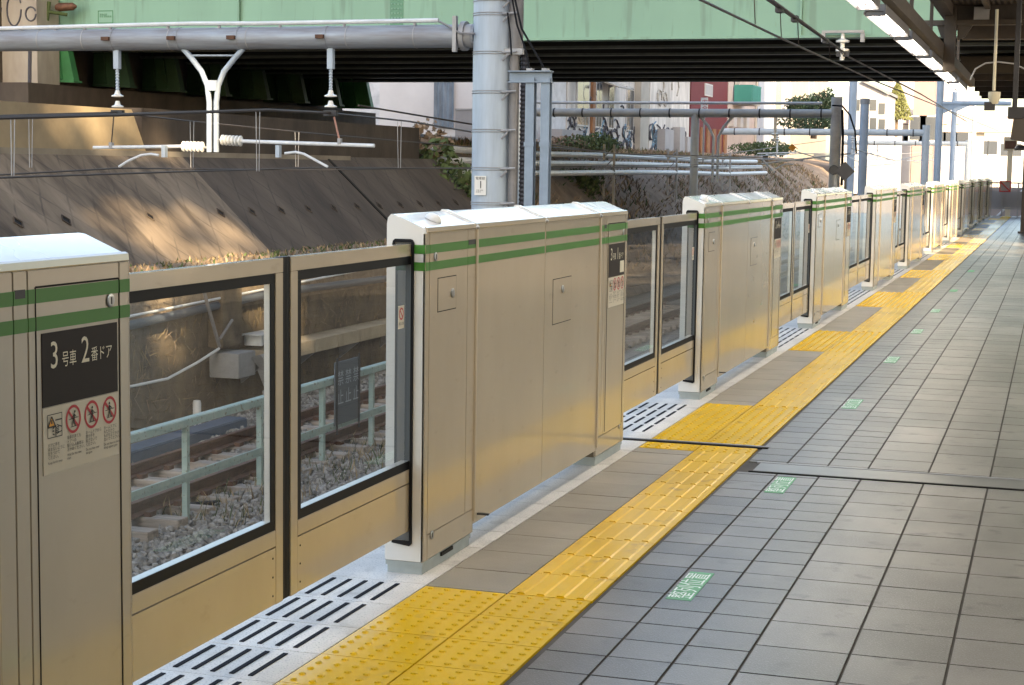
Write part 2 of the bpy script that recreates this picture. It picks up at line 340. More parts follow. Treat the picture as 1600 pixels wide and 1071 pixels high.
M['canopysheet'] = ribbed('corrugated_canopy_sheet', (0.042,0.033,0.027), 'X', 4.0)
M['bcorr'] = ribbed('corrugated_white_wall', (0.60,0.60,0.63), 'Y', 2.2, 0.4)

# ================================================================== SETTING
XF = -2.222           # front of the door housings
XD = -2.278           # front of the sliding leaves
ZB = -2.15            # ballast
# ground to the horizon
struct(MB().quad((-900,-300,ZB-0.06),(900,-300,ZB-0.06),(900,1800,ZB-0.06),(-900,1800,ZB-0.06)).build('ground', M['ballast']), 'gravel ground stretching away under tracks and platforms', 'ground')

# platform body and tiles
struct(box(-2.78, 7.0, -46, 64.5, ZB-0.04, -0.006).build('platform_base', M['grout']), 'dark platform body showing between the paving tiles', 'platform')
SEG = [(.65,3.754),(5.867,8.967),(11.12,14.45),(16.63,19.55),(22.35,25.3),(27.6,30.7),(33.1,36.2),(38.6,41.7),(44.1,47.2),(49.6,52.7),(55.1,58.2),(60.6,63.2)]
GAPS = [(-2.0,.65)] + [(SEG[i][1], SEG[i+1][0]) for i in range(len(SEG)-1)]
cols = [(-1.505,-1.298,0),(-1.298,-1.085,0),(-1.085,-0.875,0)]
x = -0.875; wide = []
while x < 6.9: wide.append((x, x+0.308, 1)); x += 0.308
JA, JB = 8.53, 8.86
def tiles(mb, x0, x1, pitch, off, gx, gy, ya, yb, skip=None):
    k = math.floor((ya-off)/pitch)
    y = off + k*pitch
    while y < yb:
        a, b = max(y+gy/2, ya), min(y+pitch-gy/2, yb)
        if b-a > 0.02 and not (skip and skip(a, b)):
            dz = random.uniform(-0.0006, 0.0006)
            mb.box(x0+gx/2, x1-gx/2, a, b, -0.012, dz)
        y += pitch
mb = MB(); mb2 = MB()
for x0, x1, kind in cols:
    tiles(mb2, x0, x1, 0.212, 5.09, 0.010, 0.008, -3, JA); tiles(mb2, x0, x1, 0.212, 5.09, 0.010, 0.008, JB, 64)
for x0, x1, kind in wide:
    tiles(mb, x0, x1, 0.318, 5.07, 0.010, 0.008, -3, JA); tiles(mb, x0, x1, 0.318, 5.07, 0.010, 0.008, JB, 64)
struct(mb.build('platform_tiles', M['tile']), 'large grey paving tiles covering the right side of the platform', 'paving')
struct(mb2.build('platform_border_tiles', M['tiledark']), 'narrow slate grey paving tiles beside the yellow strip', 'paving')
# brown tile band beside the housings (between the doors) and pale slabs at the edge
mb = MB()
for a, b in SEG:
    tiles(mb, -2.16, -1.84, 0.32, 5.72, 0.006, 0.006, a-0.13, min(b+0.11, 64), lambda p, q: p < 9.34 and q > 9.26)
struct(mb.build('platform_brown_tiles', M['tilebrown']), 'brown grey paving tiles in front of the door housings', 'paving')
mb = MB(); tiles(mb, -2.78, -2.16, 0.32, 5.75, 0.006, 0.005, -3, 64)
struct(mb.build('platform_edge_slabs', M['slab']), 'pale concrete slabs along the platform edge under the gates', 'paving')

# expansion joint
jt = empty('expansion_joint', (-0.5, 8.7, 0), 'steel expansion joint plate crossing the grey tiled platform floor', 'floor joint')
MB().box(-0.93, 7.4, -0.13, 0.115, -0.002, 0.004).build('cover_plate', M['joint'], jt)
MB().box(-0.95, 7.4, -0.150, -0.132, -0.002, 0.003).build('edge_strip', M['seam'], jt)
MB().box(-0.95, 7.4, 0.117, 0.140, -0.002, 0.006).build('edge_strip', M['galvbox'], jt)
MB().box(-2.28, -0.97, 0.588, 0.622, -0.002, 0.006).build('gap_seal', M['seam'], jt)
MB().box(-2.28, -0.97, 0.624, 0.646, -0.002, 0.007).build('edge_strip', M['galvbox'], jt)

# tactile paving: dot patches at the gates, bar strip between them
gate_words = ['nearest gate', 'first full gate from the camera', 'second gate from the camera', 'third gate from the camera', 'fourth gate from the camera', 'fifth gate from the camera',
              'sixth gate from the camera', 'seventh gate from the camera', 'eighth gate from the camera', 'ninth gate from the camera', 'tenth gate from the camera', 'farthest gate']
def dot_patch(a, b, gi):
    mb = MB(); n = 8 if a < 12 else (6 if a < 25 else 4); rg = 2
    L = b-a; k = max(1, round(L/0.32)); p = L/k
    for i in range(k):
        for x0 in (-2.155, -1.837):
            mb.box(x0+0.002, x0+0.314, a+i*p+0.002, a+(i+1)*p-0.002, -0.01, 0.0032)
            for u in range(5):
                for w in range(5):
                    mb.dome((x0+0.034+u*0.0622, a+i*p+0.034+w*(p-0.068)/4, 0.0030), 0.0125, 0.0062, n, rg)
    o = mb.build('tactile_dot_patch', M['tac'], loc=None, smooth=False)
    tag(o, 'yellow dotted tactile patch at the %s' % gate_words[gi], 'tactile paving', 'yellow dotted patches in front of the platform gates')
def bar_strip(a, b, gi):
    mb = MB(); L = b-a; k = max(1, round(L/0.32)); p = L/k
    for i in range(k):
        y0, y1 = a+i*p+0.002, a+(i+1)*p-0.002
        mb.box(-1.835, -1.520, y0, y1, -0.01, 0.0032)
        for u in range(4):
            xc = -1.835+0.045+u*0.075
            mb.prism([(xc-0.017,0.003),(xc+0.017,0.003),(xc+0.011,0.0085),(xc-0.011,0.0085)], 'y', y0+0.008, y1-0.008)
    o = mb.build('tactile_bar_strip', M['tac'])
    tag(o, 'yellow ribbed guide strip %s' % gi, 'tactile paving', 'yellow ribbed guide strips between the dotted patches')
bar_words = ['in front of the cut-off housing at left', 'in front of the long housing in the centre', 'in front of the second full housing', 'in front of the third full housing', 'in front of the fourth full housing',
             'in front of the fifth full housing', 'in front of the sixth full housing', 'in front of the seventh full housing', 'in front of the eighth full housing', 'in front of the ninth full housing', 'in front of the tenth full housing', 'before the end barrier']
def dots_for(gi, a, b):
    lo = a+0.10 if gi else a; hi = b-0.15
    if gi == 2: lo = 9.352
    dot_patch(lo, hi, gi); return lo, hi
edges = []
for gi, (a, b) in enumerate(GAPS): edges.append(dots_for(gi, a, b))
o = None
mb = MB()   # one extra row of dots before the joint
for x0 in (-2.155, -1.837):
    mb.box(x0+0.002, x0+0.314, 9.06, 9.262, -0.01, 0.0032)
    for u in range(5):
        for w in range(3): mb.dome((x0+0.034+u*0.0622, 9.10+w*0.0622, 0.003), 0.0125, 0.0062, 8, 2)
tag(mb.build('tactile_dot_patch', M['tac']), 'short row of yellow dots just before the black floor joint', 'tactile paving', 'yellow dotted patches in front of the platform gates')
for gi in range(len(GAPS)):
    a = edges[gi][1]+0.004; b = (edges[gi+1][0]-0.004) if gi+1 < len(GAPS) else 63.6
    if gi+1 < len(GAPS) and gi+1 == 2: b = 9.055
    bar_strip(a, b, bar_words[gi])

# pale slabs with black grip strips in each gate
for gi, (a, b) in enumerate(GAPS):
    mb = MB(); k0 = math.ceil((a-5.75)/0.32); y = 5.75+k0*0.32
    while y+0.32 <= b+0.05:
        if not (y < 9.36 and y+0.3 > 9.26):
            for u in range(5):
                xc = -2.265-u*0.0640
                for s in (-0.006, 0.002): mb.box(xc+s-0.0008, xc+s+0.0068, y+0.035, y+0.285, -0.003, 0.0028)
        y += 0.32
    if mb.v: tag(mb.build('grip_strips', M['strip']), 'black anti-slip strips on the pale slabs at the %s' % gate_words[gi], 'anti-slip strips', 'black anti-slip strips set in the gate thresholds')

# green queue stickers
pos = [(5.86,6.30,'nearest and largest'),(8.02,8.46,'just before the steel floor joint'),(11.10,11.58,'first beyond the steel floor joint'),(13.93,14.42,'second beyond the steel floor joint'),(16.60,17.08,'third beyond the steel floor joint'),(19.24,19.70,'fourth beyond the steel floor joint'),(22.7,23.15,'fifth beyond the steel floor joint'),(27.4,27.9,'sixth beyond the steel floor joint')]
for a, b, w in pos:
    e = empty('floor_sticker', (-1.235, (a+b)/2, 0), 'green floor sticker with white queueing characters, %s' % w, 'floor sticker', 'green queue stickers along the yellow strip')
    hl = (b-a)/2
    MB().box(-0.047, 0.047, -hl, hl, -0.001, 0.0018).build('backing', M['gsticker'], e)
    if a < 20:
        mx = Matrix(((0,-1,0,0.034),(1,0,0,-hl+0.02),(0,0,1,0.0024),(0,0,0,1)))
        text_obj('整列位置', (b-a-0.04)/4*1.0, mx, 'lettering', M['gletter'], e, sx=1.0)
o = MB().box(-1.50,-1.30,4.28,4.48,0.0006,0.0026).build('floor_patch', M['gsticker'])
tag(o, 'faded green square sticker at the bottom edge beside the yellow dots', 'floor sticker')

# ================================================================== PLATFORM DOOR HOUSINGS
prof = [(0,1.298),(-0.004,1.314),(-0.018,1.320),(-0.125,1.364),(-0.142,1.366),(-0.154,1.352),(-0.158,1.330),(-0.158,1.298)]
ST = [(1.221,1.254),(1.157,1.189)]
def person(mb, cx, cz, s, pose, d):
    def bar(p, q, w):
        p = Vector(p); q = Vector(q); t = (q-p).normalized(); nrm = Vector((-t.y, t.x))*w/2
        pts = [p+nrm, q+nrm, q-nrm, p-nrm]; mb.poly([(d, cx+a.x*s, cz+a.y*s) for a in pts])
    def disc(c, r): mb.poly([(d, cx+(c[0]+r*math.cos(t))*s, cz+(c[1]+r*math.sin(t))*s) for t in [2*math.pi*i/10 for i in range(10)]])
    lean = {'run':0.25,'lean':0.05,'stand':-0.08}[pose]
    disc((lean*0.8, 0.62), 0.13); bar((lean*0.6,0.45),(0,-0.05),0.24)
    bar((0,0),(-0.28,-0.62),0.13); bar((0,0),(0.25,-0.62),0.13)
    bar((lean*0.6,0.40),(0.42,0.12),0.09); bar((lean*0.6,0.40),(-0.38,0.1),0.09)
    bar((-0.75,0.02),(0.75,0.10),0.06); bar((-0.45,-0.66),(0.45,-0.62),0.07)
def sticker(parent, y0, y1, z0, z1, full):
    """cream warning sticker with four pictograms and their captions"""
    st = MB().box(0.0005, 0.0022, y0, y1, z0, z1).build('warning_sticker', M['stick'], parent)
    W = y1-y0; H = z1-z0; d = 0.0030
    ink = MB()
    for i, pose in ((1,'run'),(2,'lean'),(3,'stand')):
        cx = y0+W*(0.135+0.245*i); cz = z1-H*0.25; r = W*0.098; n = 28; red = MB(); fig = MB()
        for k in range(n):
            a, b = 2*math.pi*k/n, 2*math.pi*(k+1)/n
            red.quad(*[(d, cx+q*math.cos(t), cz+q*1.06*math.sin(t)) for q, t in ((r,a),(r,b),(r*0.80,b),(r*0.80,a))])
        c_, s_ = math.cos(R(-45)), math.sin(R(-45)); w = r*0.10; q = r*0.85
        red.quad(*[(d+0.0003, cx+u*c_-v*s_, cz+u*s_+v*c_) for u, v in ((-q,-w),(q,-w),(q,w),(-q,w))])
        person(fig, cx, cz, r*0.85, pose, d+0.0007)
        red.build('prohibition_ring', M['red'], st); fig.build('pictogram', M['ink'], st)
    # hand warning box
    bx0, bx1, bz0, bz1 = y0+W*0.05, y0+W*0.235, z1-H*0.46, z1-H*0.10
    t = W*0.006
    for a in ((bx0,bx1,bz0,bz0+t),(bx0,bx1,bz1-t,bz1),(bx0,bx0+t,bz0,bz1),(bx1-t,bx1,bz0,bz1)):
        ink.quad((d,a[0],a[2]),(d,a[1],a[2]),(d,a[1],a[3]),(d,a[0],a[3]))
    def line(p, q, w):
        p = Vector(p); q = Vector(q); tt = (q-p).normalized(); nn = Vector((-tt.y,tt.x))*w/2
        ink.poly([(d+0.0004, v.x, v.y) for v in (p+nn,q+nn,q-nn,p-nn)])
    BW, BH = bx1-bx0, bz1-bz0
    def bp(u, v): return (bx0+BW*u, bz0+BH*v)
    line(bp(.52,.72), bp(.97,.72), W*.009); line(bp(.55,.05), bp(.55,.5), W*.01)
    for v in (.40,.33,.26,.19): line(bp(.55,v), bp(.78,v+.03), W*.007)
    line(bp(.62,.52), bp(.95,.40), W*.008); line(bp(.62,.14), bp(.95,.22), W*.008)
    line(bp(.34,.38), bp(.46,.45), W*.01); line(bp(.32,.28), bp(.44,.28), W*.01); line(bp(.34,.16), bp(.46,.11), W*.01)
    orange = MB(); orange.poly([(d+0.0006, *bp(.02,.47)), (d+0.0006, *bp(.52,.47)), (d+0.0006, *bp(.27,.90))]); orange.build('hazard_triangle', M['orange'], st)
    line2 = MB()
    for a, b, w in ((bp(.02,.47),bp(.52,.47),W*.012),(bp(.52,.47),bp(.27,.90),W*.012),(bp(.27,.90),bp(.02,.47),W*.012),(bp(.27,.60),bp(.27,.76),W*.014)):
        p = Vector(a); q = Vector(b); tt = (q-p).normalized(); nn = Vector((-tt.y,tt.x))*w/2
        line2.poly([(d+0.0009, v.x, v.y) for v in (p+nn,q+nn,q-nn,p-nn)])
    ink.v, ink.f, ink.mi = ink.v, ink.f, ink.mi
    o = len(ink.v); ink.v += line2.v; ink.f += [[i+o for i in f] for f in line2.f]; ink.mi += line2.mi
    ink.build('hand_pictogram', M['ink'], st)
    if full:
        caps = ['ドアに手を\n挟まないように\n気をつけて\nください。', '電車が来ても\nドアへの\n駆け込み乗車は\nおやめください。', 'ホームドアから\n顔や手を\n出さないで\nください。', 'ホームドアに\nもたれたり\nものを立てかけ\nないでください。']
        eng = ['Keep hands away', 'Wait for the next\ntrain', 'Do not lean over\nthe gate', 'Do not lean or place\nthings against gate']
        for i in range(4):
            yy = y0+W*(0.05+0.245*i); zz = z1-H*(0.55 if i == 0 else 0.50)
            text_obj(caps[i], W*0.034*0.9, Mface(d, yy, zz-W*0.02), 'caption', M['ink'], st)
            text_obj(eng[i], W*0.026, Mface(d, yy, zz-H*0.30), 'caption', M['ink'], st)
    return st
def hatch(parent, y0, y1, z0, z1, lock=None, name='hatch'):
    h = MB().box(-0.002, 0.0018, y0, y1, z0, z1).build(name, M['champ'], parent, bevel=0.001)
    s = MB(); t = 0.0035
    for a in ((y0-t,y1+t,z0-t,z0),(y0-t,y1+t,z1,z1+t),(y0-t,y0,z0,z1),(y1,y1+t,z0,z1)): s.box(-0.002, 0.0007, *a)
    s.build('outline_gap', M['seam'], h)
    if lock:
        k = MB(); k.lathe([(0,0.0185),(0.004,0.0185),(0.006,0.015),(0.0062,0.0)], (0.0018, lock[0], lock[1]), (1,0,0), 14)
        ko = k.build('lock', M['chrome'], h)
    return h
def lock_at(parent, y, z, r=0.017):
    MB().lathe([(0,r),(0.002,r),(0.0035,r*0.75),(0.0037,0.0)], (0.0015, y, z), (1,0,0), 14).build('lock', M['chrome'], parent)
    MB().box(0.0050, 0.0058, y-0.0025, y+0.0025, z-r*0.5, z+r*0.5).build('keyhole', M['ink'], parent)

def housing(Y0, Y1, label, detail, number):
    L = Y1-Y0
    root = empty('platform_door_housing', (XF, Y0, 0), label, 'platform door housing', 'beige platform door housings along the platform edge')
    pl, pr = 0.573, L-0.584; mid = (pl+pr)/2; zb = 0.085
    # core body
    body = MB()
    body.box(-0.158, -0.012, 0.008, pl, 0.048, 1.297); body.box(-0.158, -0.012, pr, L-0.008, 0.048, 1.297)
    body.box(-0.158, -0.012, pl+0.001, pr-0.001, zb+0.03, 1.297)
    body.build('body', M['champ_dark'], root)
    # front cladding panels
    def panel(a, b, z0, z1, nm='front_panel'): return MB().box(-0.0115, 0, a, b, z0, z1).build(nm, M['champ'], root, bevel=0.0015)
    gp = 0.003
    panel(0.0, 0.038, 0.05, 1.297, 'corner_post'); panel(0.041, pl-0.105, 0.150, 1.297)
    panel(pl-0.102, pl-gp, 0.150, 1.297); panel(0.041, pl-gp, 0.052, 0.147, 'skirt_panel')
    panel(pl, mid-gp, zb, 1.297); panel(mid, pr-gp, zb, 1.297)
    panel(pr, pr+0.080, 0.150, 1.297); panel(pr+0.083, pr+0.137, 0.150, 1.297); panel(pr+0.140, L-0.051, 0.150, 1.297)
    panel(L-0.048, L, 0.05, 1.297, 'corner_post'); panel(pr, L-0.051, 0.052, 0.147, 'skirt_panel')
    # green stripes on the front, broken at the joints
    for z0, z1 in ST:
        s = MB()
        for a, b in ((0.0005,0.038),(0.041,pl-0.105),(pl-0.102,pl-gp),(pl+0.02,mid-gp-0.01),(mid+0.012,pr-gp-0.01),(pr,pr+0.080),(pr+0.083,pr+0.137),(pr+0.140,L-0.051),(L-0.048,L-0.0005)):
            s.box(-0.001, 0.0012, a, b, z0, z1)
        s.build('green_stripe', M['green'], root)
    # roof
    rf = MB(); rf.prism(prof, 'y', 0.004, L-0.004); rf.build('roof', M['roofwhite'], root, smooth=True)
    MB().prism([(0.001,1.2985),(0.0035,1.3015),(0.001,1.318),(-0.008,1.3222),(-0.010,1.2985)], 'y', 0.006, L-0.006).build('roof_edge', M['champ'], root)
    for j in (pl, mid, pr):
        q = MB(); q.prism([(0.004,1.296),(0.003,1.319),(-0.018,1.329),(-0.125,1.372),(-0.146,1.373),(-0.160,1.355),(-0.1605,1.30),(-0.15,1.30),(-0.10,1.33)], 'y', j-0.012, j+0.012)
        jo = q.build('joint_strip', M['white'], root)
        MB().dome((0.003, j, 1.302), 0.010, 0.012, 10, 3, (1,0,0)).build('joint_cap', M['chrome'], jo, smooth=True)
    for j in (pl, pr):
        MB().tube([(0.002, j+0.0, 0.10),(0.002, j, 1.296)], 0.0085, 8).build('joint_trim', M['champ'], root, smooth=True)
    # white end plates with outline, stripes and the black door pocket
    outl = [(0,0.05)] + prof + [(-0.158,0.05)]
    for yy, sgn in ((0.0,1),(L,-1)):
        a, b = (0.0, 0.0075) if sgn > 0 else (L-0.0075, L)
        ep = MB(); ep.prism(outl, 'y', a, b); ep = ep.build('end_plate', M['white'], root, bevel=0.003, smooth=True)
        f0, f1 = (-0.0016, 0.001) if sgn > 0 else (L-0.001, L+0.0016)
        for z0, z1 in ST: MB().box(-0.047, -0.003, f0, f1, z0, z1).build('green_stripe', M['green'], ep)
        g0, g1 = (-0.012, 0.001) if sgn > 0 else (L-0.001, L+0.012)
        g = MB(); w = 0.009
        g.prism([(-0.046,0.120),(-0.046,1.262),(-0.052,1.272),(-0.060,1.275),(-0.120,1.275),(-0.128,1.268),(-0.131,1.255),(-0.131,1.235),(-0.122,1.235),(-0.122,1.262),(-0.0545,1.262),(-0.0545,0.131),(-0.125,0.131),(-0.125,0.121),(-0.054,0.112)], 'y', g0, g1)
        g.build('pocket_gasket', M['rubber'], ep)
        MB().box(-0.121, -0.055, f0, f1, 0.132, 1.261).build('pocket', M['pocket'], ep)
    # plinths
    for a, b in ((0.012, pl-0.02), (pr+0.02, L-0.012)):
        p = MB(); p.box(-0.150, -0.010, a, b, 0, 0.030); p.box(-0.156, -0.005, a-0.005, b+0.005, 0.031, 0.0475)
        p.build('plinth', M['plinth'], root)
    if detail:
        lock_at(root, 0.099, 1.207); lock_at(root, 0.086, 0.140)
        hatch(root, 0.132, 0.333, 0.996, 1.121, (0.288, 1.057))
        hatch(root, mid+0.135, mid+0.443, 0.815, 1.024, (mid+0.288, 0.972))
        MB().box(-0.013, 0.0014, pl-0.098, pl-0.012, 1.236, 1.256).build('indicator_slot', M['blackbox'], root)
        MB().dome((-0.062, 0.24, 1.340), 0.034, 0.026, 14, 4, (0.38,0,0.92)).build('dome_cap', M['white'], root, smooth=True)
        MB().box(-0.006, 0.002, 0.20, 0.33, 0.032, 0.046).build('foot_slot', M['seam'], root)
        lock_at(root, L-0.094, 1.205); 
        MB().box(-0.013, 0.0014, pr+0.088, pr+0.128, 1.236, 1.256).build('indicator_slot', M['blackbox'], root)
        if detail > 1: lock_at(root, L-0.094, 0.14, 0.014)
        MB().box(0.001, 0.05, pl+0.045, pl+0.06, 0.115, 0.122).build('foot_bolt', M['darksteel'], root)
    # outline of the maintenance door
    s = MB(); a, b = L-0.414, L-0.054
    for q in ((a-0.003,a,0.16,1.258),(b,b+0.002,0.16,1.258),(a,b,1.2555,1.260)): s.box(-0.001, 0.0016, *q)
    s.build('door_outline', M['seam'], root)
    # name sign and warning sticker
    if number:
        sg = MB().box(0.0003, 0.0020, L-0.394, L-0.064, 0.975, 1.149).build('name_sign', M['brownsign'], root)
        car, door = number; d = 0.0027; y = L-0.394
        text_obj(car, 0.091, Mface(d, y+0.030, 1.064), 'lettering', M['cream'], sg, sx=0.86)
        text_obj('号車', 0.040, Mface(d, y+0.080, 1.066), 'lettering', M['cream'], sg, sx=0.80)
        text_obj(door, 0.091, Mface(d, y+0.163, 1.064), 'lettering', M['cream'], sg, sx=0.86)
        text_obj('番ドア', 0.038, Mface(d, y+0.207, 1.066), 'lettering', M['cream'], sg, sx=0.86)
        if number == ('3','1'):
            q = MB().box(0.0022, 0.0034, y+0.235, y+0.318, 0.990, 1.052).build('small_sticker', M['cream'], sg)
        sticker(root, L-0.394, L-0.062, 0.815, 0.972, detail > 0)
    return root
words = ['beige platform door housing cut by the left edge, with dark sign reading 3号車 2番ドア', 'long beige door housing in the centre, white roof with a small dome and locked hatches', 'second full beige door housing from the camera, beside the floor joint', 'third full beige door housing from the camera, grey roof top below the mast pair',
         'fourth full beige door housing from the camera', 'fifth full beige door housing from the camera, reflecting yellow paving', 'sixth full beige door housing from the camera', 'seventh full beige door housing from the camera, in bridge shade',
         'eighth full beige door housing from the camera, dark end', 'ninth full beige door housing from the camera, dark end', 'tenth full beige door housing from the camera', 'farthest door housing, next to the end barrier']
nums = [('3','2'),('3','1'),('2','4'),('2','3'),('2','2'),('2','1'),None,None,None,None,None,None]
for i, (a, b) in enumerate(SEG):
    housing(a, b, words[i], 2 if i < 2 else (1 if i < 4 else 0), nums[i])

# ------------------------------------------------------------------ sliding leaves
def leaf(ya, yb, side, label, caution):
    """side 'a': meets its partner at yb, side 'b': at ya; z from measurements"""
    root = empty('sliding_gate_leaf', (XD, ya, 0), label, 'sliding gate', 'glazed sliding gate leaves between the housings')
    L = yb-ya; st = 0.052; g0 = st if side == 'b' else (0.0 if ya < 0.7 else 0.004); g1 = L-st if side == 'a' else L-0.012
    if side == 'a': g0 = 0.03
    zt = 1.257
    f = MB()
    f.box(-0.038, 0, 0, L, 1.212, zt)                         # top rail
    f.box(-0.0375, -0.0005, 0, g0, 0.168, 1.211); f.box(-0.0375, -0.0005, g1, L, 0.168, 1.211)
    f.box(-0.0375, -0.0005, g0+0.0005, g1-0.0005, 0.355, 0.406)
    f.build('frame', M['champ'], root, bevel=0.0015)
    MB().box(-0.036, -0.0012, g0+0.001, g1-0.001, 0.170, 0.3505).build('kick_panel', M['champ'], root)
    sw = MB()
    for yy in (g0+0.02, g1-0.02):
        for zz in (0.20, 0.26, 0.32): sw.dome((-0.0012, yy, zz), 0.004, 0.002, 6, 2, (1,0,0))
    sw.build('screw', M['seam'], root)
    b = MB(); i = 0.030
    for q in ((g0,g1,1.181,1.2115),(g0,g1,0.4065,0.438),(g0,g0+i,0.4385,1.1805),(g1-i,g1,0.4385,1.1805)): b.box(-0.006, -0.0035, *q)
    b.build('glazing_border', M['rubber'], root)
    v = MB(); t = 0.016                                         # pale inner reveal seen through the glass
    for q in ((g0+i,g1-i,0.420,0.438),(g0+i,g1-i,1.1815,1.195)): v.box(-0.0365, -0.0075, *q)
    for q in ((g0+0.012,g0+i,0.42,1.195),(g1-i,g1-0.012,0.42,1.195)): v.box(-0.026, -0.0075, *q)
    v.build('inner_reveal', M['silver'], root)
    MB().quad((-0.0048,g0+0.01,0.43),(-0.0048,g1-0.01,0.43),(-0.0048,g1-0.01,1.19),(-0.0048,g0+0.01,1.19)).build('glass_pane', M['glass'], root)
    e0, e1 = (L, L+0.027) if side == 'a' else (-0.027, 0)
    MB().box(-0.034, -0.004, e0, e1, 0.170, zt+0.002).build('edge_seal', M['rubber'], root)
    if caution:
        y1 = L-0.15-0.066; s = MB().box(-0.0040, -0.0030, y1-0.058, y1, 0.948, 1.033).build('caution_sticker', M['stick'], root)
        r = MB(); n = 20
        for k in range(n):
            p, q = 2*math.pi*k/n, 2*math.pi*(k+1)/n
            r.quad(*[(-0.0026, y1-0.029+rr*math.cos(t), 1.003+rr*math.sin(t)) for rr, t in ((.023,p),(.023,q),(.017,q),(.017,p))])
        r.quad(*[(-0.0024, y1-0.029+u, 1.003+w_) for u, w_ in ((-.016,.012),(-.012,.016),(.016,-.012),(.012,-.016))]); r.build('prohibition_ring', M['red'], s)
        text_obj('開口注意', 0.012, Mface(-0.0026, y1-0.052, 0.962), 'caption', M['ink'], s)
for gi, (a, b) in enumerate(GAPS):
    if gi == 0: continue
    c = (a+b)/2 - 0.017 if gi == 1 else (a+b)/2
    leaf(a-0.15, c-0.028, 'a', 'left glazed sliding leaf of the %s' % gate_words[gi], False)
    leaf(c+0.028, b+0.15, 'b', 'right glazed sliding leaf of the %s' % gate_words[gi], gi < 4)

# ================================================================== TRACK SIDE
def stones(n, x0, x1, y0, y1, smin, smax, name, z=ZB):
    mb = MB(); base = []
    for t in range(6):
        bm = bmesh.new(); bmesh.ops.create_icosphere(bm, subdivisions=1, radius=1)
        rs = random.Random(t); nrm = [Vector((rs.uniform(-1,1),rs.uniform(-1,1),rs.uniform(-1,1))).normalized() for _ in range(5)]
        vs = []
        for v in bm.verts:
            p = v.co.copy()
            for q in nrm:
                dd = p.dot(q)-0.55
                if dd > 0: p -= q*dd
            vs.append(p)
        base.append((vs, [tuple(v.index for v in f.verts) for f in bm.faces])); bm.free()
    for _ in range(n):
        vs, fs = random.choice(base); s = random.uniform(smin, smax)
        rot = Matrix.Rotation(random.uniform(0,6.28), 3, Vector((random.uniform(-1,1),random.uniform(-1,1),random.uniform(-1,1))).normalized())
        o = Vector((random.uniform(x0,x1), random.uniform(y0,y1), z+random.uniform(-0.01,0.05)))
        o.z += 0.03*math.sin(o.x*1.7+o.y*0.9)
        sc3 = Vector((s*random.uniform(.8,1.4), s*random.uniform(.8,1.3), s*random.uniform(.6,1)))
        mb.add([rot @ Vector((p.x*sc3.x, p.y*sc3.y, p.z*sc3.z)) + o for p in vs], fs)
    return tag(mb.build(name, M['stone']), None, None, None, 'stuff')
tag(stones(12000, -8.5, -6.4, 12.5, 26, 0.025, 0.052, 'track_ballast'), 'loose grey ballast stones between the gates and the teal railing', 'ballast')
tag(stones(12000, -11.3, -8.3, 15, 34, 0.026, 0.05, 'track_ballast'), 'grey ballast stones around the rails at the wall foot', 'ballast')

# second track (seen through the glass)
trk = empty('railway_track', (-9.335, 18, ZB), 'rusty railway track on pale sleepers beyond the teal railing', 'railway track')
for s in (-1, 1):
    r = MB(); xc = s*0.567
    r.prism([(xc-0.07,0.11),(xc+0.07,0.11),(xc+0.07,0.125),(xc+0.012,0.145),(xc+0.012,0.215),(xc+0.034,0.225),(xc+0.034,0.255),(xc-0.034,0.255),(xc-0.034,0.225),(xc-0.012,0.215),(xc-0.012,0.145),(xc-0.07,0.125)], 'y', -30, 60)
    r.build('rail', M['rail'], trk)
y = -6.0
while y < 26:
    sl_ = MB(); sl_.box(-1.05, 1.05, y-0.11, y+0.11, -0.03, 0.095); sl_.build('sleeper', M['sleeper'], trk, bevel=0.008)
    cl = MB()
    for s in (-1, 1):
        for q in (-0.105, 0.105): cl.box(s*0.567+q-0.035, s*0.567+q+0.035, y-0.06, y+0.06, 0.094, 0.145)
    cl.build('rail_clip', M['rail'], trk)
    y += 0.60
# platform track, hidden mostly behind the doors
pt = empty('railway_track', (-4.45, 18, ZB), 'railway track directly below the platform gates', 'railway track')
for s in (-1, 1): MB().box(s*0.567-0.035, s*0.567+0.035, -40, 120, 0.1, 0.255).build('rail', M['rail'], pt)

# teal railing
rl = empty('track_railing', (-8.39, 15.2, ZB), 'teal painted steel railing with two rails along the tracks', 'railing')
for i in range(-3, 9):
    yy = [13.95,15.25,16.95,18.64,20.2][i+1] - 15.2 if -1 <= i < 4 else (15.25-15.2+i*1.68 if i > 0 else 13.95-15.2+(i+1)*1.5)
    MB().box(-0.03, 0.03, yy-0.03, yy+0.03, -0.05, 1.0).build('post', M['teal'], rl)
MB().prism([(-0.05,1.002),(0.04,1.002),(0.04,1.075),(0.03,1.088),(-0.05,1.088)], 'y', -6, 14).build('top_rail', M['teal'], rl)
MB().box(0.031, 0.055, -6, 14, 0.44, 0.53).build('mid_rail', M['teal'], rl)
sgn = empty('railing_sign', (-8.32, 19.38, -1.6), 'slate grey notice board hung on the teal railing', 'notice sign')
pA = onx(523, 585, -8.32); pB = onx(562, 640, -8.32)
y0, y1, z0, z1 = pA.y-19.38, pB.y-19.38, pB.z+1.6-0.10, pA.z+1.6+0.14
MB().box(-0.01, 0.006, y0, y1, z0, z1).build('board', M['greysign'], sgn)
for iy in range(3):
    for iz in range(2):
        text_obj('止' if iz else '禁', 0.20, Mface(0.009, y0+0.06+iy*(y1-y0-0.06)/3, z1-0.28-iz*0.24), 'lettering', M['greysign2'], sgn)
for yy in (y0+0.05, y1-0.05): MB().box(0.007, 0.016, yy-0.02, yy+0.02, z0-0.12, z1+0.05).build('hanger', M['darksteel'], sgn)

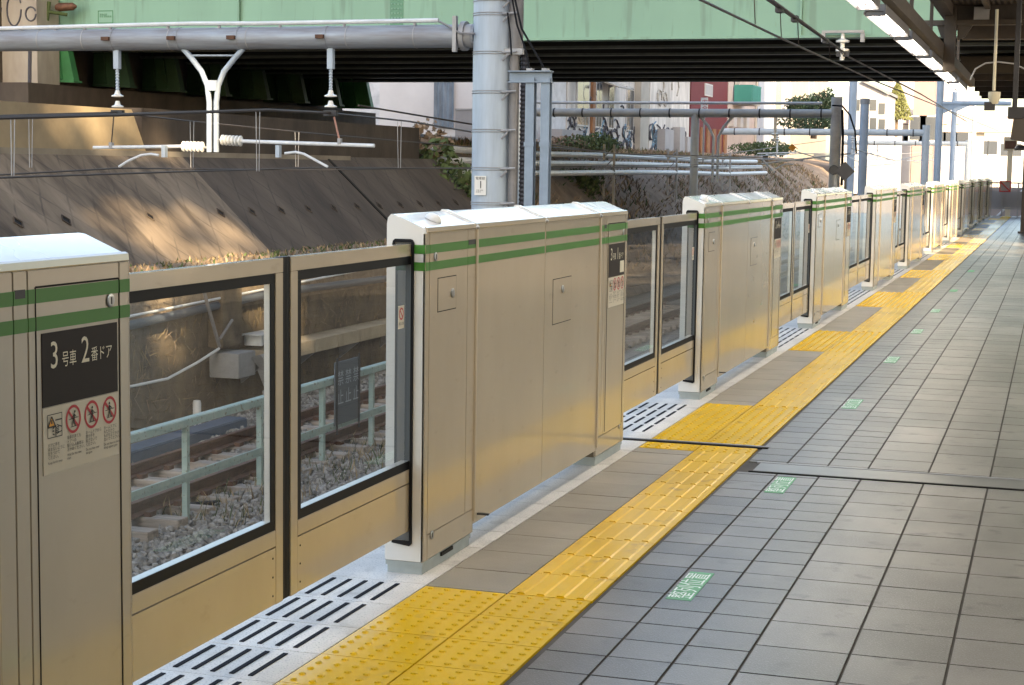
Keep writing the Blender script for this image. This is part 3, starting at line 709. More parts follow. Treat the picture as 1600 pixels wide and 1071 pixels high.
# lower wall, ledge and slope
wallx = -11.62
lw = empty('retaining_wall', (wallx, 24, ZB), 'low brown retaining wall behind the far track, lower half of the cutting', 'retaining wall')
MB().box(-0.5, 0, -20, 14, -0.1, 2.17).build('wall_face', M['lowwall'], lw)
struct(MB().prism([(-11.55,0.0),(-11.6,0.06),(-11.9,0.10),(-12.25,0.09),(-12.25,-0.6),(-11.55,-0.6)], 'y', 4, 37).build('ledge', M['soil']), 'strip of dry soil along the top of the low wall', 'soil strip')
SB, STP = Vector((-12.1, 0, 0.03)), Vector((-13.85, 0, 1.69))
sl_o = MB(); sl_p = MB()
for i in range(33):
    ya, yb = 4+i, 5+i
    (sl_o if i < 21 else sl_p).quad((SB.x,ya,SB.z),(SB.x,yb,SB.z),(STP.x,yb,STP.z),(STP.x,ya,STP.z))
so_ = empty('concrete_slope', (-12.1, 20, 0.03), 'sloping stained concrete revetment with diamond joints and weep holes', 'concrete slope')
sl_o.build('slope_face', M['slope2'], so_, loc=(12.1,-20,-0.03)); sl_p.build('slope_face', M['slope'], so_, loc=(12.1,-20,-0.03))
dn = (STP-SB).normalized(); nr = Vector((-dn.z,0,dn.x)) if False else Vector((dn.z,0,-dn.x))
def onslope(yy, t, h=0.0): return SB + (STP-SB)*t + Vector((0,yy,0)) + nr*h
for i in range(22):
    yy = 12.2+i*1.12
    if i in (5, 8, 10): continue
    c = onslope(yy, 0.42)-Vector((-12.1,20,0.03)); u = dn*0.085; v = Vector((0,0.075,0))
    hb = MB(); hb.add([c-u+nr*0.008, c+v+nr*0.008, c+u+nr*0.008, c-v+nr*0.008, c-u-nr*0.01, c+v-nr*0.01, c+u-nr*0.01, c-v-nr*0.01], [(0,1,2,3),(0,1,5,4),(1,2,6,5),(2,3,7,6),(3,0,4,7)])
    ho = hb.build('weep_hole', M['seam'], so_)
    fr = MB()
    for a, b in ((-u,v),(v,u),(u,-v),(-v,-u)): fr.tube([c+a*1.15+nr*0.012, c+b*1.15+nr*0.012], 0.010, 5)
    fr.build('hole_rim', M['concwall'], ho)
# drainage channels running down the slope
for yy, w in ((16.5, 0.16), (31.0, 0.10)):
    d_ = MB(); p0 = onslope(yy, 0.0, 0.015)-Vector((-12.1,20,0.03)); p1 = onslope(yy-0.1, 1.0, 0.015)-Vector((-12.1,20,0.03)); s = Vector((0,w/2,0))
    d_.add([p0-s,p0+s,p1+s,p1-s,p0-s-nr*.03,p0+s-nr*.03,p1+s-nr*.03,p1-s-nr*.03], [(0,1,2,3),(0,1,5,4),(1,2,6,5),(2,3,7,6),(3,0,4,7)]); d_.build('drain_channel', M['seam'], so_)
uw = empty('retaining_wall', (-13.9, 24, 1.69), 'concrete wall along the top of the slope, dark brown tone standing for shade', 'retaining wall')
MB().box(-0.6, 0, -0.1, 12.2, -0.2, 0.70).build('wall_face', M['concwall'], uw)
wg = empty('wing_wall', (-13.9, 20, 1.69), 'concrete wing wall, pale tan tone and slanting end standing for a sunlit patch, at the left edge', 'wing wall')
MB().prism([(-24,-0.2),(3.95,-0.2),(3.92,0.02),(3.50,0.66),(-24,0.60)], 'x', -0.55, 0.06).build('wall_face', M['wing'], wg)  # slanting end follows the shadow edge on the wall
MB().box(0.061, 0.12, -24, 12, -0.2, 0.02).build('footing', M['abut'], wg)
struct(MB().box(-60, -14.5, -30, 36.5, 1.2, 2.30).build('terrace', M['soil']), 'bare soil terrace behind the upper wall under the bridge', 'terrace')

# dry grass and weeds on the ledge, dry vines on the low wall
def blades(n, fx, mats, name, label, cat, w=0.012, parent=None):
    mb = MB()
    for _ in range(n):
        p, d, ln = fx(); p = Vector(p); d = Vector(d).normalized(); s = d.cross(Vector((random.uniform(-1,1),random.uniform(-1,1),random.uniform(-.3,.3)))).normalized()*w*random.uniform(.5,1.4)
        q = p+d*ln*0.55; e = p+d*ln+Vector((random.uniform(-.3,.3),random.uniform(-.3,.3),-0.15))*ln*0.5
        mb.cur = random.randrange(len(mats)); mb.add([p-s,p+s,q+s*.8,q-s*.8,e], [(0,1,2,3),(3,2,4)])
    return tag(mb.build(name, mats, parent), label, cat, None, 'stuff')
def fx(): return ((random.uniform(-12.3,-11.62), random.uniform(14,36), 0.06), (random.uniform(-.6,.6),random.uniform(-.6,.6),1), random.uniform(.03,.13))
blades(2800, fx, [M['straw'],M['leafdry'],M['leafdry'],M['leafgrn'],M['leafgrn']], 'dry_grass', 'dry grass and weeds along the soil strip at the slope foot', 'dry grass', 0.016)
def fx(): return ((wallx+random.uniform(.0,.08), random.uniform(18.5,29), random.uniform(ZB+0.2, -0.1)), (random.uniform(0,.25),random.uniform(-.7,.7),random.uniform(-1,.7)), random.uniform(.08,.30))
blades(1700, fx, [M['vine'],M['vine'],M['leafdry']], 'dry_vines', 'dry straw coloured vines hanging over the low wall', 'dry vines', 0.005)
def fx(): return ((random.uniform(-8.9,-7.6), random.uniform(15,24), ZB+0.02), (random.uniform(-.5,.5),random.uniform(-.5,.5),1), random.uniform(.08,.26))
blades(1100, fx, [M['leafgrn'],M['straw']], 'trackside_weeds', 'thin weeds growing among the ballast at the railing', 'weeds', 0.006)

# pipework on the low wall
o = MB().tube([onx(150,521,-11.45), onx(205,508,-11.45), onx(425,458,-11.45), onx(600,436,-11.45), onx(640,432,-11.45)], 0.062, 12).build('wall_pipe', M['darkpipe'], smooth=True)
tag(o, 'dark slate blue pipe fixed along the low wall', 'pipe')
o = MB().tube([onx(150,506,-11.4), onx(205,494,-11.4), onx(415,452,-11.4), onx(600,415,-11.4)], 0.018, 8).build('wall_cable', M['whitepipe'], smooth=True)
tag(o, 'thin pale cable running just above the dark wall pipe', 'cable')
o = MB().tube([onx(150,612,-11.4), onx(205,604,-11.4), onx(262,592,-11.4), onx(308,567,-11.4), onx(342,545,-11.4)], 0.02, 8).build('wall_cable', M['whitepipe'], smooth=True)
tag(o, 'pale sagging cable climbing to the grey junction box', 'cable')
tr = empty('cable_trough', (-11.35, 22.7, -1.35), 'tan concrete cable trough carried on the low wall', 'cable trough')
for i in range(14):
    MB().box(-0.27, 0.18, i*0.92, i*0.92+0.905, -0.11, 0.10).build('trough_unit', M['troughc'], tr, bevel=0.008)
for i in range(7): MB().prism([(-0.26,-0.13),(0.10,-0.13),(-0.26,-0.42)], 'y', i*1.84+0.1, i*1.84+0.16).build('bracket', M['galvbox'], tr)
bx = empty('junction_box', (-11.30, 22.05, -1.35), 'grey sheet metal box with a bent chute on the low wall', 'junction box')
MB().box(-0.25, 0.22, -0.35, 0.20, -0.20, 0.16).build('case', M['galvbox'], bx, bevel=0.01)
ch = MB(); pts = [(0.06,0.12),(0.28,-0.08),(0.44,-0.42),(0.52,-0.82)]
for i in range(3):
    (a, za), (b, zb_) = pts[i], pts[i+1]
    ch.add([(0.36,a,za),(0.36,a+0.34,za),(0.42,b+0.30,zb_),(0.42,b,zb_),(0.20,a,za-.05),(0.20,a+0.34,za-.05),(0.26,b+0.30,zb_-.05),(0.26,b,zb_-.05)], [(0,1,2,3),(0,3,7,4),(1,5,6,2),(4,7,6,5)])
ch.build('chute', M['galvbox'], bx)
pb = empty('wall_panel', (-11.4, 21.95, -0.72), 'tan access panel with steel struts beside the dark wall pipe', 'access panel')
MB().box(-0.2, 0.04, -0.20, 0.42, -0.40, 0.75).build('panel', M['lowwall'], pb, bevel=0.01)
MB().tube([(0.10,-0.95,0.62),(0.12,-0.45,-0.35)], 0.028, 6).build('strut', M['conduit'], pb)
MB().tube([(0.10,-0.40,-0.25),(0.12,-0.05,0.0)], 0.022, 6).build('strut', M['conduit'], pb)
MB().box(0.06, 0.10, -0.12, 0.14, 0.45, 0.75).build('plate', M['whitepipe'], pb)
sr = empty('step_rack', (-11.3, 22.72, -1.06), 'small pale slatted rack on the cable trough', 'rack')
for i in range(6): MB().box(-0.2, 0.08, i*0.15, i*0.15+0.05, -0.12, 0.03).build('slat', M['whitepipe'], sr)
MB().box(-0.22, 0.10, -0.05, 0.9, 0.031, 0.055).build('rail', M['whitepipe'], sr)
ld = empty('trough_lid', (-10.75, 19.5, ZB+0.02), 'blue grey trough lid lying on the ballast by the wall', 'trough lid')
MB().box(-0.16, 0.16, -3.0, 1.5, 0.0, 0.15).build('lid', M['bluegrey'], ld, bevel=0.015)
o = MB().lathe([(0,0.06),(0.32,0.06),(0.36,0.05),(0.37,0.0)], onz(298,665,ZB)+Vector((0.1,0,0)), (0,0,1), 12).build('marker_stub', M['whitepipe'], smooth=True)
tag(o, 'short pale marker stub by the blue grey lid', 'marker post')
o = MB().tube([onz(232,795,ZB+.05), onz(300,790,ZB+.06), onz(345,786,ZB+.04)], 0.035, 8).build('black_hose', M['rubber'], smooth=True)
tag(o, 'black hose lying across the ballast at the railing', 'hose')

# ================================================================== CATENARY GANTRY (near)
YP = 16.5
mx_ = (ony(738,310,YP).x + ony(795,310,YP).x)/2; mr = 0.197
gan = empty('catenary_gantry', (mx_, YP, ZB), 'thick blue grey tubular mast carrying a long horizontal pipe beam to the left', 'catenary gantry', 'catenary gantries over the tracks')
G = lambda p: Vector(p)-Vector((mx_, YP, ZB))
MB().tube([(0,0,0),(0,0,6.2)], mr, 28).build('mast', M['galv'], gan, smooth=True)
zb0 = ony(735,56,YP).z
def zbeam(x): return zb0 + (x-mx_)*0.012*0
beam = MB(); zc = 0.5*(ony(400,52,YP).z + ony(400,52,YP).z)
zc = (ony(735,38,YP).z+ony(735,75,YP).z)/2
bm_ = MB().tube([G((mx_-mr*0.9,YP,zc)), G((mx_-8.5,YP,zc))], 0.118, 24).build('beam', M['galvx'], gan, smooth=True)
for px in (65, 134, 268, 390, 545, 650):
    X = ony(px, 60, YP).x
    MB().lathe([(0,0.121),(0.012,0.121)], G((X,YP,zc)), (1,0,0), 24).build('hoop', M['galvbox'], gan, smooth=True)
MB().lathe([(0,0.15),(0.05,0.15),(0.05,0.121),(0.12,0.121)], G((mx_-mr-0.13,YP,zc)), (1,0,0), 24).build('flange', M['galvbox'], gan, smooth=True)
fl = MB(); fl.box(-0.02, 0.02, -0.03, 0.03, -0.17, 0.19); fl.build('flange_plate', M['galvbox'], gan, loc=G((mx_-mr-0.16,YP-0.14,zc)))
cd = MB().tube([G(ony(-60,50,YP-.05)), G(ony(0,45,YP-.05)), G(ony(300,37,YP-.05)), G(ony(400,37,YP-.05)), G(ony(685,32,YP-.05))], 0.022, 8)
cd.build('conduit', M['whitepipe'], gan, smooth=True)
MB().tube([G(ony(685,33,YP-.06)), G(ony(702,42,YP-.14)), G(ony(718,52,YP-.17)), G(ony(742,53,YP-.2))], 0.012, 6).build('cable', M['conduit'], gan, smooth=True)
for px in (37, 90, 135, 175, 265, 345, 440, 540, 650):
    X = ony(px, 50, YP).x
    MB().box(-0.012,0.012,-0.03,0.0,0.08,0.15).build('conduit_clip', M['galvbox'], gan, loc=G((X,YP-0.02,zc)))
# wire ties round the mast
for py in (2, 24, 84, 145, 205, 264, 318):
    z = ony(765, py, YP).z
    t = MB(); 
    for dz in (-0.012, 0.012):
        t.tube([G((mx_+(mr+0.006)*math.cos(a), YP+(mr+0.006)*math.sin(a), z+dz)) for a in [2*math.pi*k/20 for k in range(21)]], 0.0045, 5, cap=False)
    t.tube([G((mx_+mr*0.75,YP-mr*0.72,z)), G((mx_+mr+0.10,YP-0.12,z+0.01))], 0.012, 6)
    t.tube([G((mx_+mr*0.8,YP-mr*0.75,z-0.08)), G((mx_+mr+0.03,YP-0.17,z-0.02))], 0.012, 6)
    t.build('wire_tie', M['galvbox'], gan)
MB().tube([G((mx_+mr+0.055,YP-0.04,ZB)), G((mx_+mr+0.055,YP-0.04,ony(790,82,YP).z))], 0.05, 14).build('conduit', M['conduit'], gan, smooth=True)
MB().tube([G((mx_+mr+0.06,YP-0.02,ony(790,82,YP).z)), G((mx_+mr+0.06,YP-0.02,6.0))], 0.075, 14).build('upper_conduit', M['conduit'], gan, smooth=True)
cor = MB(); z = ZB; ztop = ony(800,85,YP).z; prf = []
k = 0
while z < ztop: prf.append((z-ZB, 0.042 if k % 2 else 0.032)); z += 0.022; k += 1
cor.lathe(prf, G((mx_+mr+0.155,YP-0.02,ZB)), (0,0,1), 10); cor.build('corrugated_hose', M['blackbox'], gan)
MB().box(-0.05,0.16,-0.03,0.03,-0.03,0.03).build('bracket', M['galvbox'], gan, loc=G((mx_+mr,YP-0.08,ony(790,82,YP).z)))
# number plate
pz = ony(760, 290, YP).z; px0 = mx_-0.04
pl = MB(); pl.box(-0.062, 0.062, -0.006, 0.002, -0.098, 0.098); plate = pl.build('number_plate', M['white'], gan, loc=G((px0,YP-mr-0.012,pz)))
text_obj('電車線', 0.034, Mfront(-0.051,-0.0075,0.060), 'lettering', M['ink'], plate)
text_obj('1', 0.11, Mfront(-0.022,-0.0075,-0.028), 'lettering', M['ink'], plate)
text_obj('き電 架線\n柱番号', 0.018, Mfront(-0.045,-0.0075,-0.055), 'lettering', M['conduit'], plate)
# drop insulators and messenger clamps
def drop_insulator(px, parent, ztop_, ybot):
    e = MB(); X = ony(px, 80, YP).x; T = G((X,YP,zc-0.10)); zz = [ony(px, q, YP).z for q in (75, 108, 145, 150, 160, 168)]
    s = MB().box(-0.032,0.032,-0.03,0.03, zz[1]-zc, -0.02).build('hanger', M['galv'], parent, loc=G((X,YP,zc)))
    s2 = MB()
    for i in range(8): s2.lathe([(0,0.017),(0.012,0.022),(0.024,0.017)], G((X,YP,zz[1]-(i+1)*(zz[1]-zz[2])/8)), (0,0,1), 8)
    s2.tube([G((X,YP,zz[1])),G((X,YP,zz[2]))], 0.015, 8); s2.build('hanger_rod', M['galv'], parent)
    c = MB()
    for z_ in (zz[3], zz[5]+0.01): c.lathe([(0,0.035),(0.006,0.066),(0.018,0.066),(0.030,0.035),(0.075,0.02)], G((X,YP,z_-0.015)), (0,0,1), 18)
    c.build('insulator_disc', M['ceramic'], parent, smooth=True)
    MB().box(-0.07,0.07,-0.03,0.03,-0.03,0.03).build('clamp', M['darksteel'], parent, loc=G((X,YP,zz[5]-0.06)))
    return X, zz[5]-0.06
X1, zm1 = drop_insulator(183, gan, 75, 172); X2, zm2 = drop_insulator(517, gan, 75, 172)
for px in (175, 277, 370, 508):
    X = ony(px, 60, YP).x
    MB().lathe([(-0.02,0.124),(0.02,0.124)], G((X+0.03,YP,zc)), (1,0,0), 20).build('clamp_band', M['galvx'], gan, smooth=True)
    MB().box(-0.045,0.045,-0.16,-0.11,-0.02,0.02).build('clamp_bolt', M['rail'], gan, loc=G((X,YP,zc+0.0)))
# Y shaped drop arm with the registration arms
def P(px, py, dy=0): return G(ony(px, py, YP+dy))
ya = MB()
for a in ([(286,76),(300,92),(315,112),(324,134),(327,160),(327,238)], [(380,76),(366,92),(350,112),(341,134),(338,160),(338,238)]):
    ya.tube([P(*q) for q in a], 0.030, 10)
ya.build('drop_arm', M['galv'], gan, smooth=True)
pl = MB(); p = P(333,134); pl.box(p.x-0.06,p.x+0.06,p.y-0.035,p.y+0.035,p.z-0.055,p.z+0.055); pl.build('gusset', M['galv'], gan)
MB().tube([P(300,87), P(366,87)], 0.010, 6).build('tie_bar', M['galv'], gan)
def insul(a, b, n):
    a, b = P(*a), P(*b); d = b-a; L_ = d.length; pr = []
    for i in range(n):
        t = L_*i/n; pr += [(t,0.028),(t+L_/n*0.25,0.057),(t+L_/n*0.55,0.057),(t+L_/n*0.8,0.028)]
    pr.append((L_,0.025)); MB().lathe(pr, a, d, 16).build('insulator', M['ceramic'], gan, smooth=True)
insul((318,230),(284,229),6); insul((346,219),(379,221),6)
MB().tube([P(327,232),P(318,230)],0.014,6).build('pin', M['galvbox'], gan); MB().tube([P(338,218),P(346,219)],0.014,6).build('pin', M['galvbox'], gan)
MB().tube([P(284,229), P(146,231)], 0.019, 10).build('registration_arm', M['whitepipe'], gan, smooth=True)
MB().tube([P(379,221), P(585,228)], 0.021, 10).build('registration_arm', M['whitepipe'], gan, smooth=True)
MB().tube([P(248,243,-.1), P(236,241,-.1), P(220,243,-.1), P(200,252,-.1), P(186,261,-.1)], 0.014, 8).build('steady_arm', M['whitepipe'], gan, smooth=True)
MB().tube([P(445,240,-.1), P(462,238,-.1), P(475,241,-.1), P(490,249,-.1), P(512,261,-.1)], 0.014, 8).build('steady_arm', M['whitepipe'], gan, smooth=True)
for px, py in ((257,236),(435,236)):
    p = P(px,py,-.06); MB().box(p.x-.022,p.x+.022,p.y-.03,p.y+.03,p.z-.07,p.z+.06).build('arm_bracket', M['galv'], gan)
MB().tube([P(178,180), P(174,226)], 0.007, 6).build('tie_rod', M['wire'], gan); MB().tube([P(522,183), P(531,222)], 0.011, 6).build('tie_rod', M['copper'], gan)
for px, py in ((174,227),(531,221)):
    p = P(px,py); MB().box(p.x-.018,p.x+.018,p.y-.025,p.y+.025,p.z-.03,p.z+.03).build('clip', M['galvbox'], gan)

# steel frame of two H posts beside the mast
hp = empty('steel_post_frame', (ony(842,200,16).x, 16.0, ZB), 'pair of blue grey H posts with a cross beam beside the mast', 'steel frame')
H0 = Vector((ony(842,200,16).x, 16.0, ZB)); ztop_ = ony(842,121,16).z
for px in (829, 853):
    X = ony(px,200,16).x-H0.x; q = MB()
    q.box(X-0.045,X+0.045,-0.045,-0.037,0,ztop_-ZB-0.005); q.box(X-0.045,X+0.045,0.037,0.045,0,ztop_-ZB-0.005); q.box(X-0.004,X+0.004,-0.0365,0.0365,0,ztop_-ZB-0.005)
    q.build('post', M['steelpost'], hp)
    zz = ony(842,226,16).z-ZB
    MB().box(X-0.052,X+0.052,-0.052,-0.046,zz-0.02,zz+0.02).build('splice_plate', M['steelpost'], hp)
xl = ony(797,121,16).x-H0.x; xr = ony(863,121,16).x-H0.x
q = MB(); q.box(xl,xr,-0.075,0.05,ztop_-ZB+0.05,ztop_-ZB+0.062); q.box(xl,xr,-0.075,0.05,ztop_-ZB-0.055,ztop_-ZB-0.043); q.box(xl,xr,-0.018,-0.008,ztop_-ZB-0.0425,ztop_-ZB+0.0495)
q.build('cross_beam', M['steelpost'], hp)
for px in (829, 853):
    X = ony(px,121,16).x-H0.x; MB().box(X-0.03,X+0.03,-0.05,0.03,ztop_-ZB+0.063,ztop_-ZB+0.085).build('cap_plate', M['galvbox'], hp)
for pts, r, lab in (([(795,-30),(808,40),(822,80),(828,112)],0.011,'black cable curving down to the left H post'),([(798,-30),(815,45),(838,85),(853,112)],0.012,'black cable curving down to the right H post'),([(793,20),(797,50),(799,85)],0.010,'short black cable hugging the mast above the corrugated hose')):
    o = MB().tube([ony(a,b,16.0+0.1*(b < 60)) for a, b in pts], r, 6).build('black_cable', M['rubber'], smooth=True); tag(o, lab, 'cable')
o = MB().tube([ony(808,170,17.2), ony(810,250,17.2), ony(812,320,17.2)], 0.028, 10).build('white_pipe_riser', M['whitepipe'], smooth=True)
tag(o, 'slim white riser pipe between the mast and the H posts', 'pipe')

# ================================================================== OVERHEAD WIRES
def wire(pts, r, name, label, cat, grp=None, sag=0.0, seg=8, m='wire'):
    P_ = [Vector(p) for p in pts]; out = []
    for i in range(len(P_)-1):
        for k in range(seg):
            t = k/seg; q = P_[i].lerp(P_[i+1], t); q.z -= sag*4*t*(1-t); out.append(q)
    out.append(P_[-1]); o = MB().tube(out, r, 6).build(name, M[m], smooth=True); tag(o, label, cat, grp); return o
gW = 'overhead line wires'
mB = wire([onx(-60,186,X2), onx(180,180,X2), onx(420,172,X2), (X2,YP,zm2)], 0.016, 'messenger_wire', 'thick overhead wire from the left edge to the right hanging insulator', 'overhead wire', gW)
wire([(X2,YP,zm2), onx(640,190,X2), onx(740,207,X2), onx(950,240,X2-0.3), onx(1240,248,X2-0.5)], 0.011, 'messenger_wire', 'overhead wire descending right from the right hanging insulator', 'overhead wire', gW)
wire([onx(-60,184,X1), onx(60,180,X1), (X1,YP,zm1)], 0.016, 'messenger_wire', 'overhead wire from the left edge to the left hanging insulator', 'overhead wire', gW)
wire([(X1,YP,zm1), onx(300,190,X1), onx(480,208,X1), onx(735,230,X1), onx(950,236,X1)], 0.011, 'messenger_wire', 'overhead wire descending right from the left hanging insulator', 'overhead wire', gW)
c1 = wire([onx(-60,277,X1+.4), onx(186,263,X1+.4), onx(480,266,X1+.4), onx(760,262,X1+.4), onx(1200,256,X1+.4)], 0.009, 'contact_wire', 'upper thin contact wire under the left registration arm', 'overhead wire', gW)
c2 = wire([onx(-60,280,X2-.4), onx(300,268,X2-.4), onx(513,262,X2-.4), onx(760,264,X2-.4), onx(1200,260,X2-.4)], 0.009, 'contact_wire', 'lower thin contact wire under the right registration arm', 'overhead wire', gW)
for px, ya_, yb_, XX, par in ((48,181,262,X1+.1,c1),(300,190,262,X1+.2,c1),(464,207,261,X1+.2,c1),(403,174,268,X2-.2,c2),(624,190,263,X2-.2,c2),(20,184,275,X2-.2,c2)):
    d_ = MB()
    for s in (-3, 3): d_.tube([onx(px+s,ya_,XX), onx(px+s*0.6,yb_,XX)], 0.0045, 5)
    d_.build('dropper', M['galvbox'], par)
XP = -4.2
pm = wire([onx(1020,-130,XP), onx(1200,0,XP), onx(1315,80,XP), (ony(1316,84,38.3)), onx(1440,148,XP), onx(1510,190,XP)], 0.022, 'messenger_wire', 'upper black overhead wire above the platform track, crossing the green girder', 'overhead wire', gW)
pm2 = wire([onx(1025,-135,XP+.05), onx(1213,5,XP+.05), onx(1322,84,XP+.05)], 0.018, 'messenger_wire', 'twin black overhead wire beside the upper platform track wire', 'overhead wire', gW)
pc = wire([onx(1000,-50,XP), onx(1095,0,XP), onx(1220,60,XP), onx(1370,128,XP), onx(1480,172,XP), onx(1560,205,XP)], 0.018, 'contact_wire', 'lower black contact wire above the platform track', 'overhead wire', gW)
for px, ya_, yb_ in ((1178,-10,38),(1219,18,60),(1246,30,72),(1295,65,94)):
    d_ = MB(); d_.tube([onx(px,ya_,XP), onx(px+2,yb_,XP)], 0.008, 5); d_.build('dropper', M['wire'], pc)
for px, py in ((1218,15),(1242,30),(1290,64)):
    p = onx(px,py,XP); MB().box(p.x-.05,p.x+.05,p.y-.12,p.y+.12,p.z-.05,p.z+.05).build('clamp', M['darksteel'], pm)
wire([onx(560,165,-13.2), onx(740,195,-13.2), onx(860,230,-14), onx(960,240,-14), onx(1080,248,-14), onx(1290,220,-14)], 0.02, 'feeder_wire', 'black feeder wire sagging behind the mast towards the far beams', 'overhead wire', gW)

wire([onx(1085,250,-9.5), onx(1255,240,-9.5), onx(1380,243,-9.5), onx(1440,238,-9.5)], 0.018, 'contact_wire', 'far wire dipping between the second and third gantry beams', 'overhead wire', gW, m='galvbox')
wire([onx(1330,232,-7), onx(1400,252,-7), onx(1450,240,-7), onx(1500,252,-7)], 0.02, 'messenger_wire', 'far wire sagging between the blue masts', 'overhead wire', gW, m='galvbox')
wire([onx(1240,236,-8), onx(1330,262,-8), onx(1400,256,-8)], 0.018, 'stay_wire', 'far stay wire sloping behind the diamond marker', 'overhead wire', gW, m='galvbox')
# ================================================================== GREEN BRIDGE
YB0, YB1, ZBR = 38.5, 57.0, 4.5
br = empty('road_bridge', (-10, YB0, ZBR), 'mint green steel girder bridge crossing over the tracks with a dark underside', 'bridge')
BG = Vector((-10, YB0, ZBR))
Xl, Xr = -25.4, 14.0
g = MB(); g.box(Xl+10, Xr+10, 0, 0.03, 0.062, 2.9); g.build('front_girder', M['bridge'], br)
MB().box(Xl+10+3.5, Xr+10, -0.16, 0.32, 0, 0.06).build('bottom_flange', M['bridge'], br)
for px in (375, 620, 1252):
    X = ony(px, 30, YB0).x
    MB().box(X+10-0.025, X+10+0.025, -0.10, -0.002, 0.062, 2.8).build('stiffener', M['bridge'], br) if px != 620 else None
# riveted splice
X = ony(620, 20, YB0).x; q = MB(); q.box(X+10-0.17, X+10+0.17, -0.014, -0.001, 0.30, 2.6); sp_o = q.build('splice_plate', M['bridge2'], br)
rv = MB()
for i in range(4):
    for j in range(14): rv.dome((X+10-0.12+i*0.08, -0.0145, 0.36+j*0.11), 0.024, 0.016, 7, 2, (0,-1,0))
rv.build('rivet', M['bridge'], sp_o)
# inspection frame outline with faint writing
X0 = ony(153,17,YB0).x+10; X1_ = ony(177,37,YB0).x+10; za = ony(153,37,YB0).z-ZBR; zb_ = ony(153,17,YB0).z-ZBR
q = MB()
for a in ((X0,X1_,za,za+.02),(X0,X1_,zb_-.02,zb_),(X0,X0+.02,za,zb_),(X1_-.02,X1_,za,zb_)): q.box(a[0],a[1],-0.004,-0.001,a[2],a[3])
pf = q.build('painted_panel', M['bridgebright'], br)
text_obj('塗装記録\n平成 鋼道路橋', 0.055, Mfront(X0+.05,-0.005,zb_-.12), 'lettering', M['bridgebright'], pf)
# inner girders and deck
for j in range(1, 8):
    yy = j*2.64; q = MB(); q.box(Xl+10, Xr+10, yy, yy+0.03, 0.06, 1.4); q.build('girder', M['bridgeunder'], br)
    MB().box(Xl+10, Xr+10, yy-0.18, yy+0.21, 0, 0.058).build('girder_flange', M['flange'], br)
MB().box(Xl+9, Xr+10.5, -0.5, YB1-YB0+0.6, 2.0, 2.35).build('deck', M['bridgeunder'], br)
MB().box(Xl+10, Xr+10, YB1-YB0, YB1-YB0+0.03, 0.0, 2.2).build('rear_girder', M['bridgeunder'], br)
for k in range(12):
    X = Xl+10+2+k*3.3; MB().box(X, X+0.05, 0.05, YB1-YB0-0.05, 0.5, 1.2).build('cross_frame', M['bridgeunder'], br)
# inclined girder ends with stiffeners at the left abutment
for j in range(8):
    yy = YB0 + j*2.64 + 0.02
    t = (yy-YB0)/(57-38.5); xb = -24.37+t*0.62
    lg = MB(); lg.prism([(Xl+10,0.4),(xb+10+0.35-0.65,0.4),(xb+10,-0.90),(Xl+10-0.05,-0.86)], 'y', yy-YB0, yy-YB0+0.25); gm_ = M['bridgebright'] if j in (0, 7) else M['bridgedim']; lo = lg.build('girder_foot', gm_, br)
    s = MB(); w_ = xb-Xl
    for u in (0.33, 0.66): s.prism([(Xl+10+w_*u*0.75,0.38),(Xl+10+w_*u*0.75+.03,0.38),(Xl+10+w_*u+.03,-0.86),(Xl+10+w_*u,-0.86)], 'y', yy-YB0-0.09, yy-YB0-0.002)
    s.prism([(Xl+10,-0.87),(xb+10+.06,-0.905),(xb+10+.06,-0.96),(Xl+10,-0.925)], 'y', yy-YB0-0.12, yy-YB0+0.28); s.build('stiffener', gm_, lo)
ab = empty('bridge_abutment', (-25, 47, 1.5), 'dark brown concrete abutment under the left end of the bridge', 'abutment')
MB().box(-3.0, 0.6, -10.5, 12, 0, 1.95).build('seat', M['concwall'], ab)
MB().box(-3.0, -0.75, -10.5, 12, 1.96, 6).build('back_wall', M['concwall'], ab)
pi = empty('concrete_pillar', (-27, 37.4, 1.5), 'pale concrete bridge pillar with faded graffiti loops at top left', 'pillar')
xr_ = ony(58,80,37.4).x
pq = MB(); pq.box(-3.5, xr_+27, 0, 1.0, 0.6, 9); pq.build('shaft', M['pillar'], pi)
gr = MB()
for cx_, cz_, rx, rz in ((22,15,11,26),(48,22,8,11),(-8,12,10,20)):
    pts = [ony(cx_+rx*math.cos(a), cz_+rz*math.sin(a), 37.39)-Vector((-27,37.4,1.5)) for a in [2*math.pi*k/16 for k in range(16)]]
    gr.tube(pts, 0.022, 5); gr.build('graffiti', M['graf'], pi); gr = MB()
gr.tube([ony(47,80,37.39)-Vector((-27,37.4,1.5)), ony(46,155,37.39)-Vector((-27,37.4,1.5))], 0.05, 5)
gr.build('drip_stain', M['graf'], pi)
# lamp bracket on the girder, top left
lb = empty('bridge_bracket', (ony(85,15,37.9).x, 37.9, ony(85,15,37.9).z), 'bright green bracket with a dark canister on the girder at top left', 'bracket')
MB().tube([(-0.22,0,-0.28),(-0.15,0,0.2)], 0.05, 8).build('clamp', M['leafgrn'], lb); MB().tube([(-0.2,0,-0.05),(0.25,0.2,-0.12)], 0.045, 8).build('arm', M['leafgrn'], lb)
MB().lathe([(0,0.07),(0.1,0.11),(0.45,0.10),(0.55,0.03)], (-0.02,0.1,0.06), (1,0.2,0.05), 12).build('canister', M['rail'], lb, smooth=True)
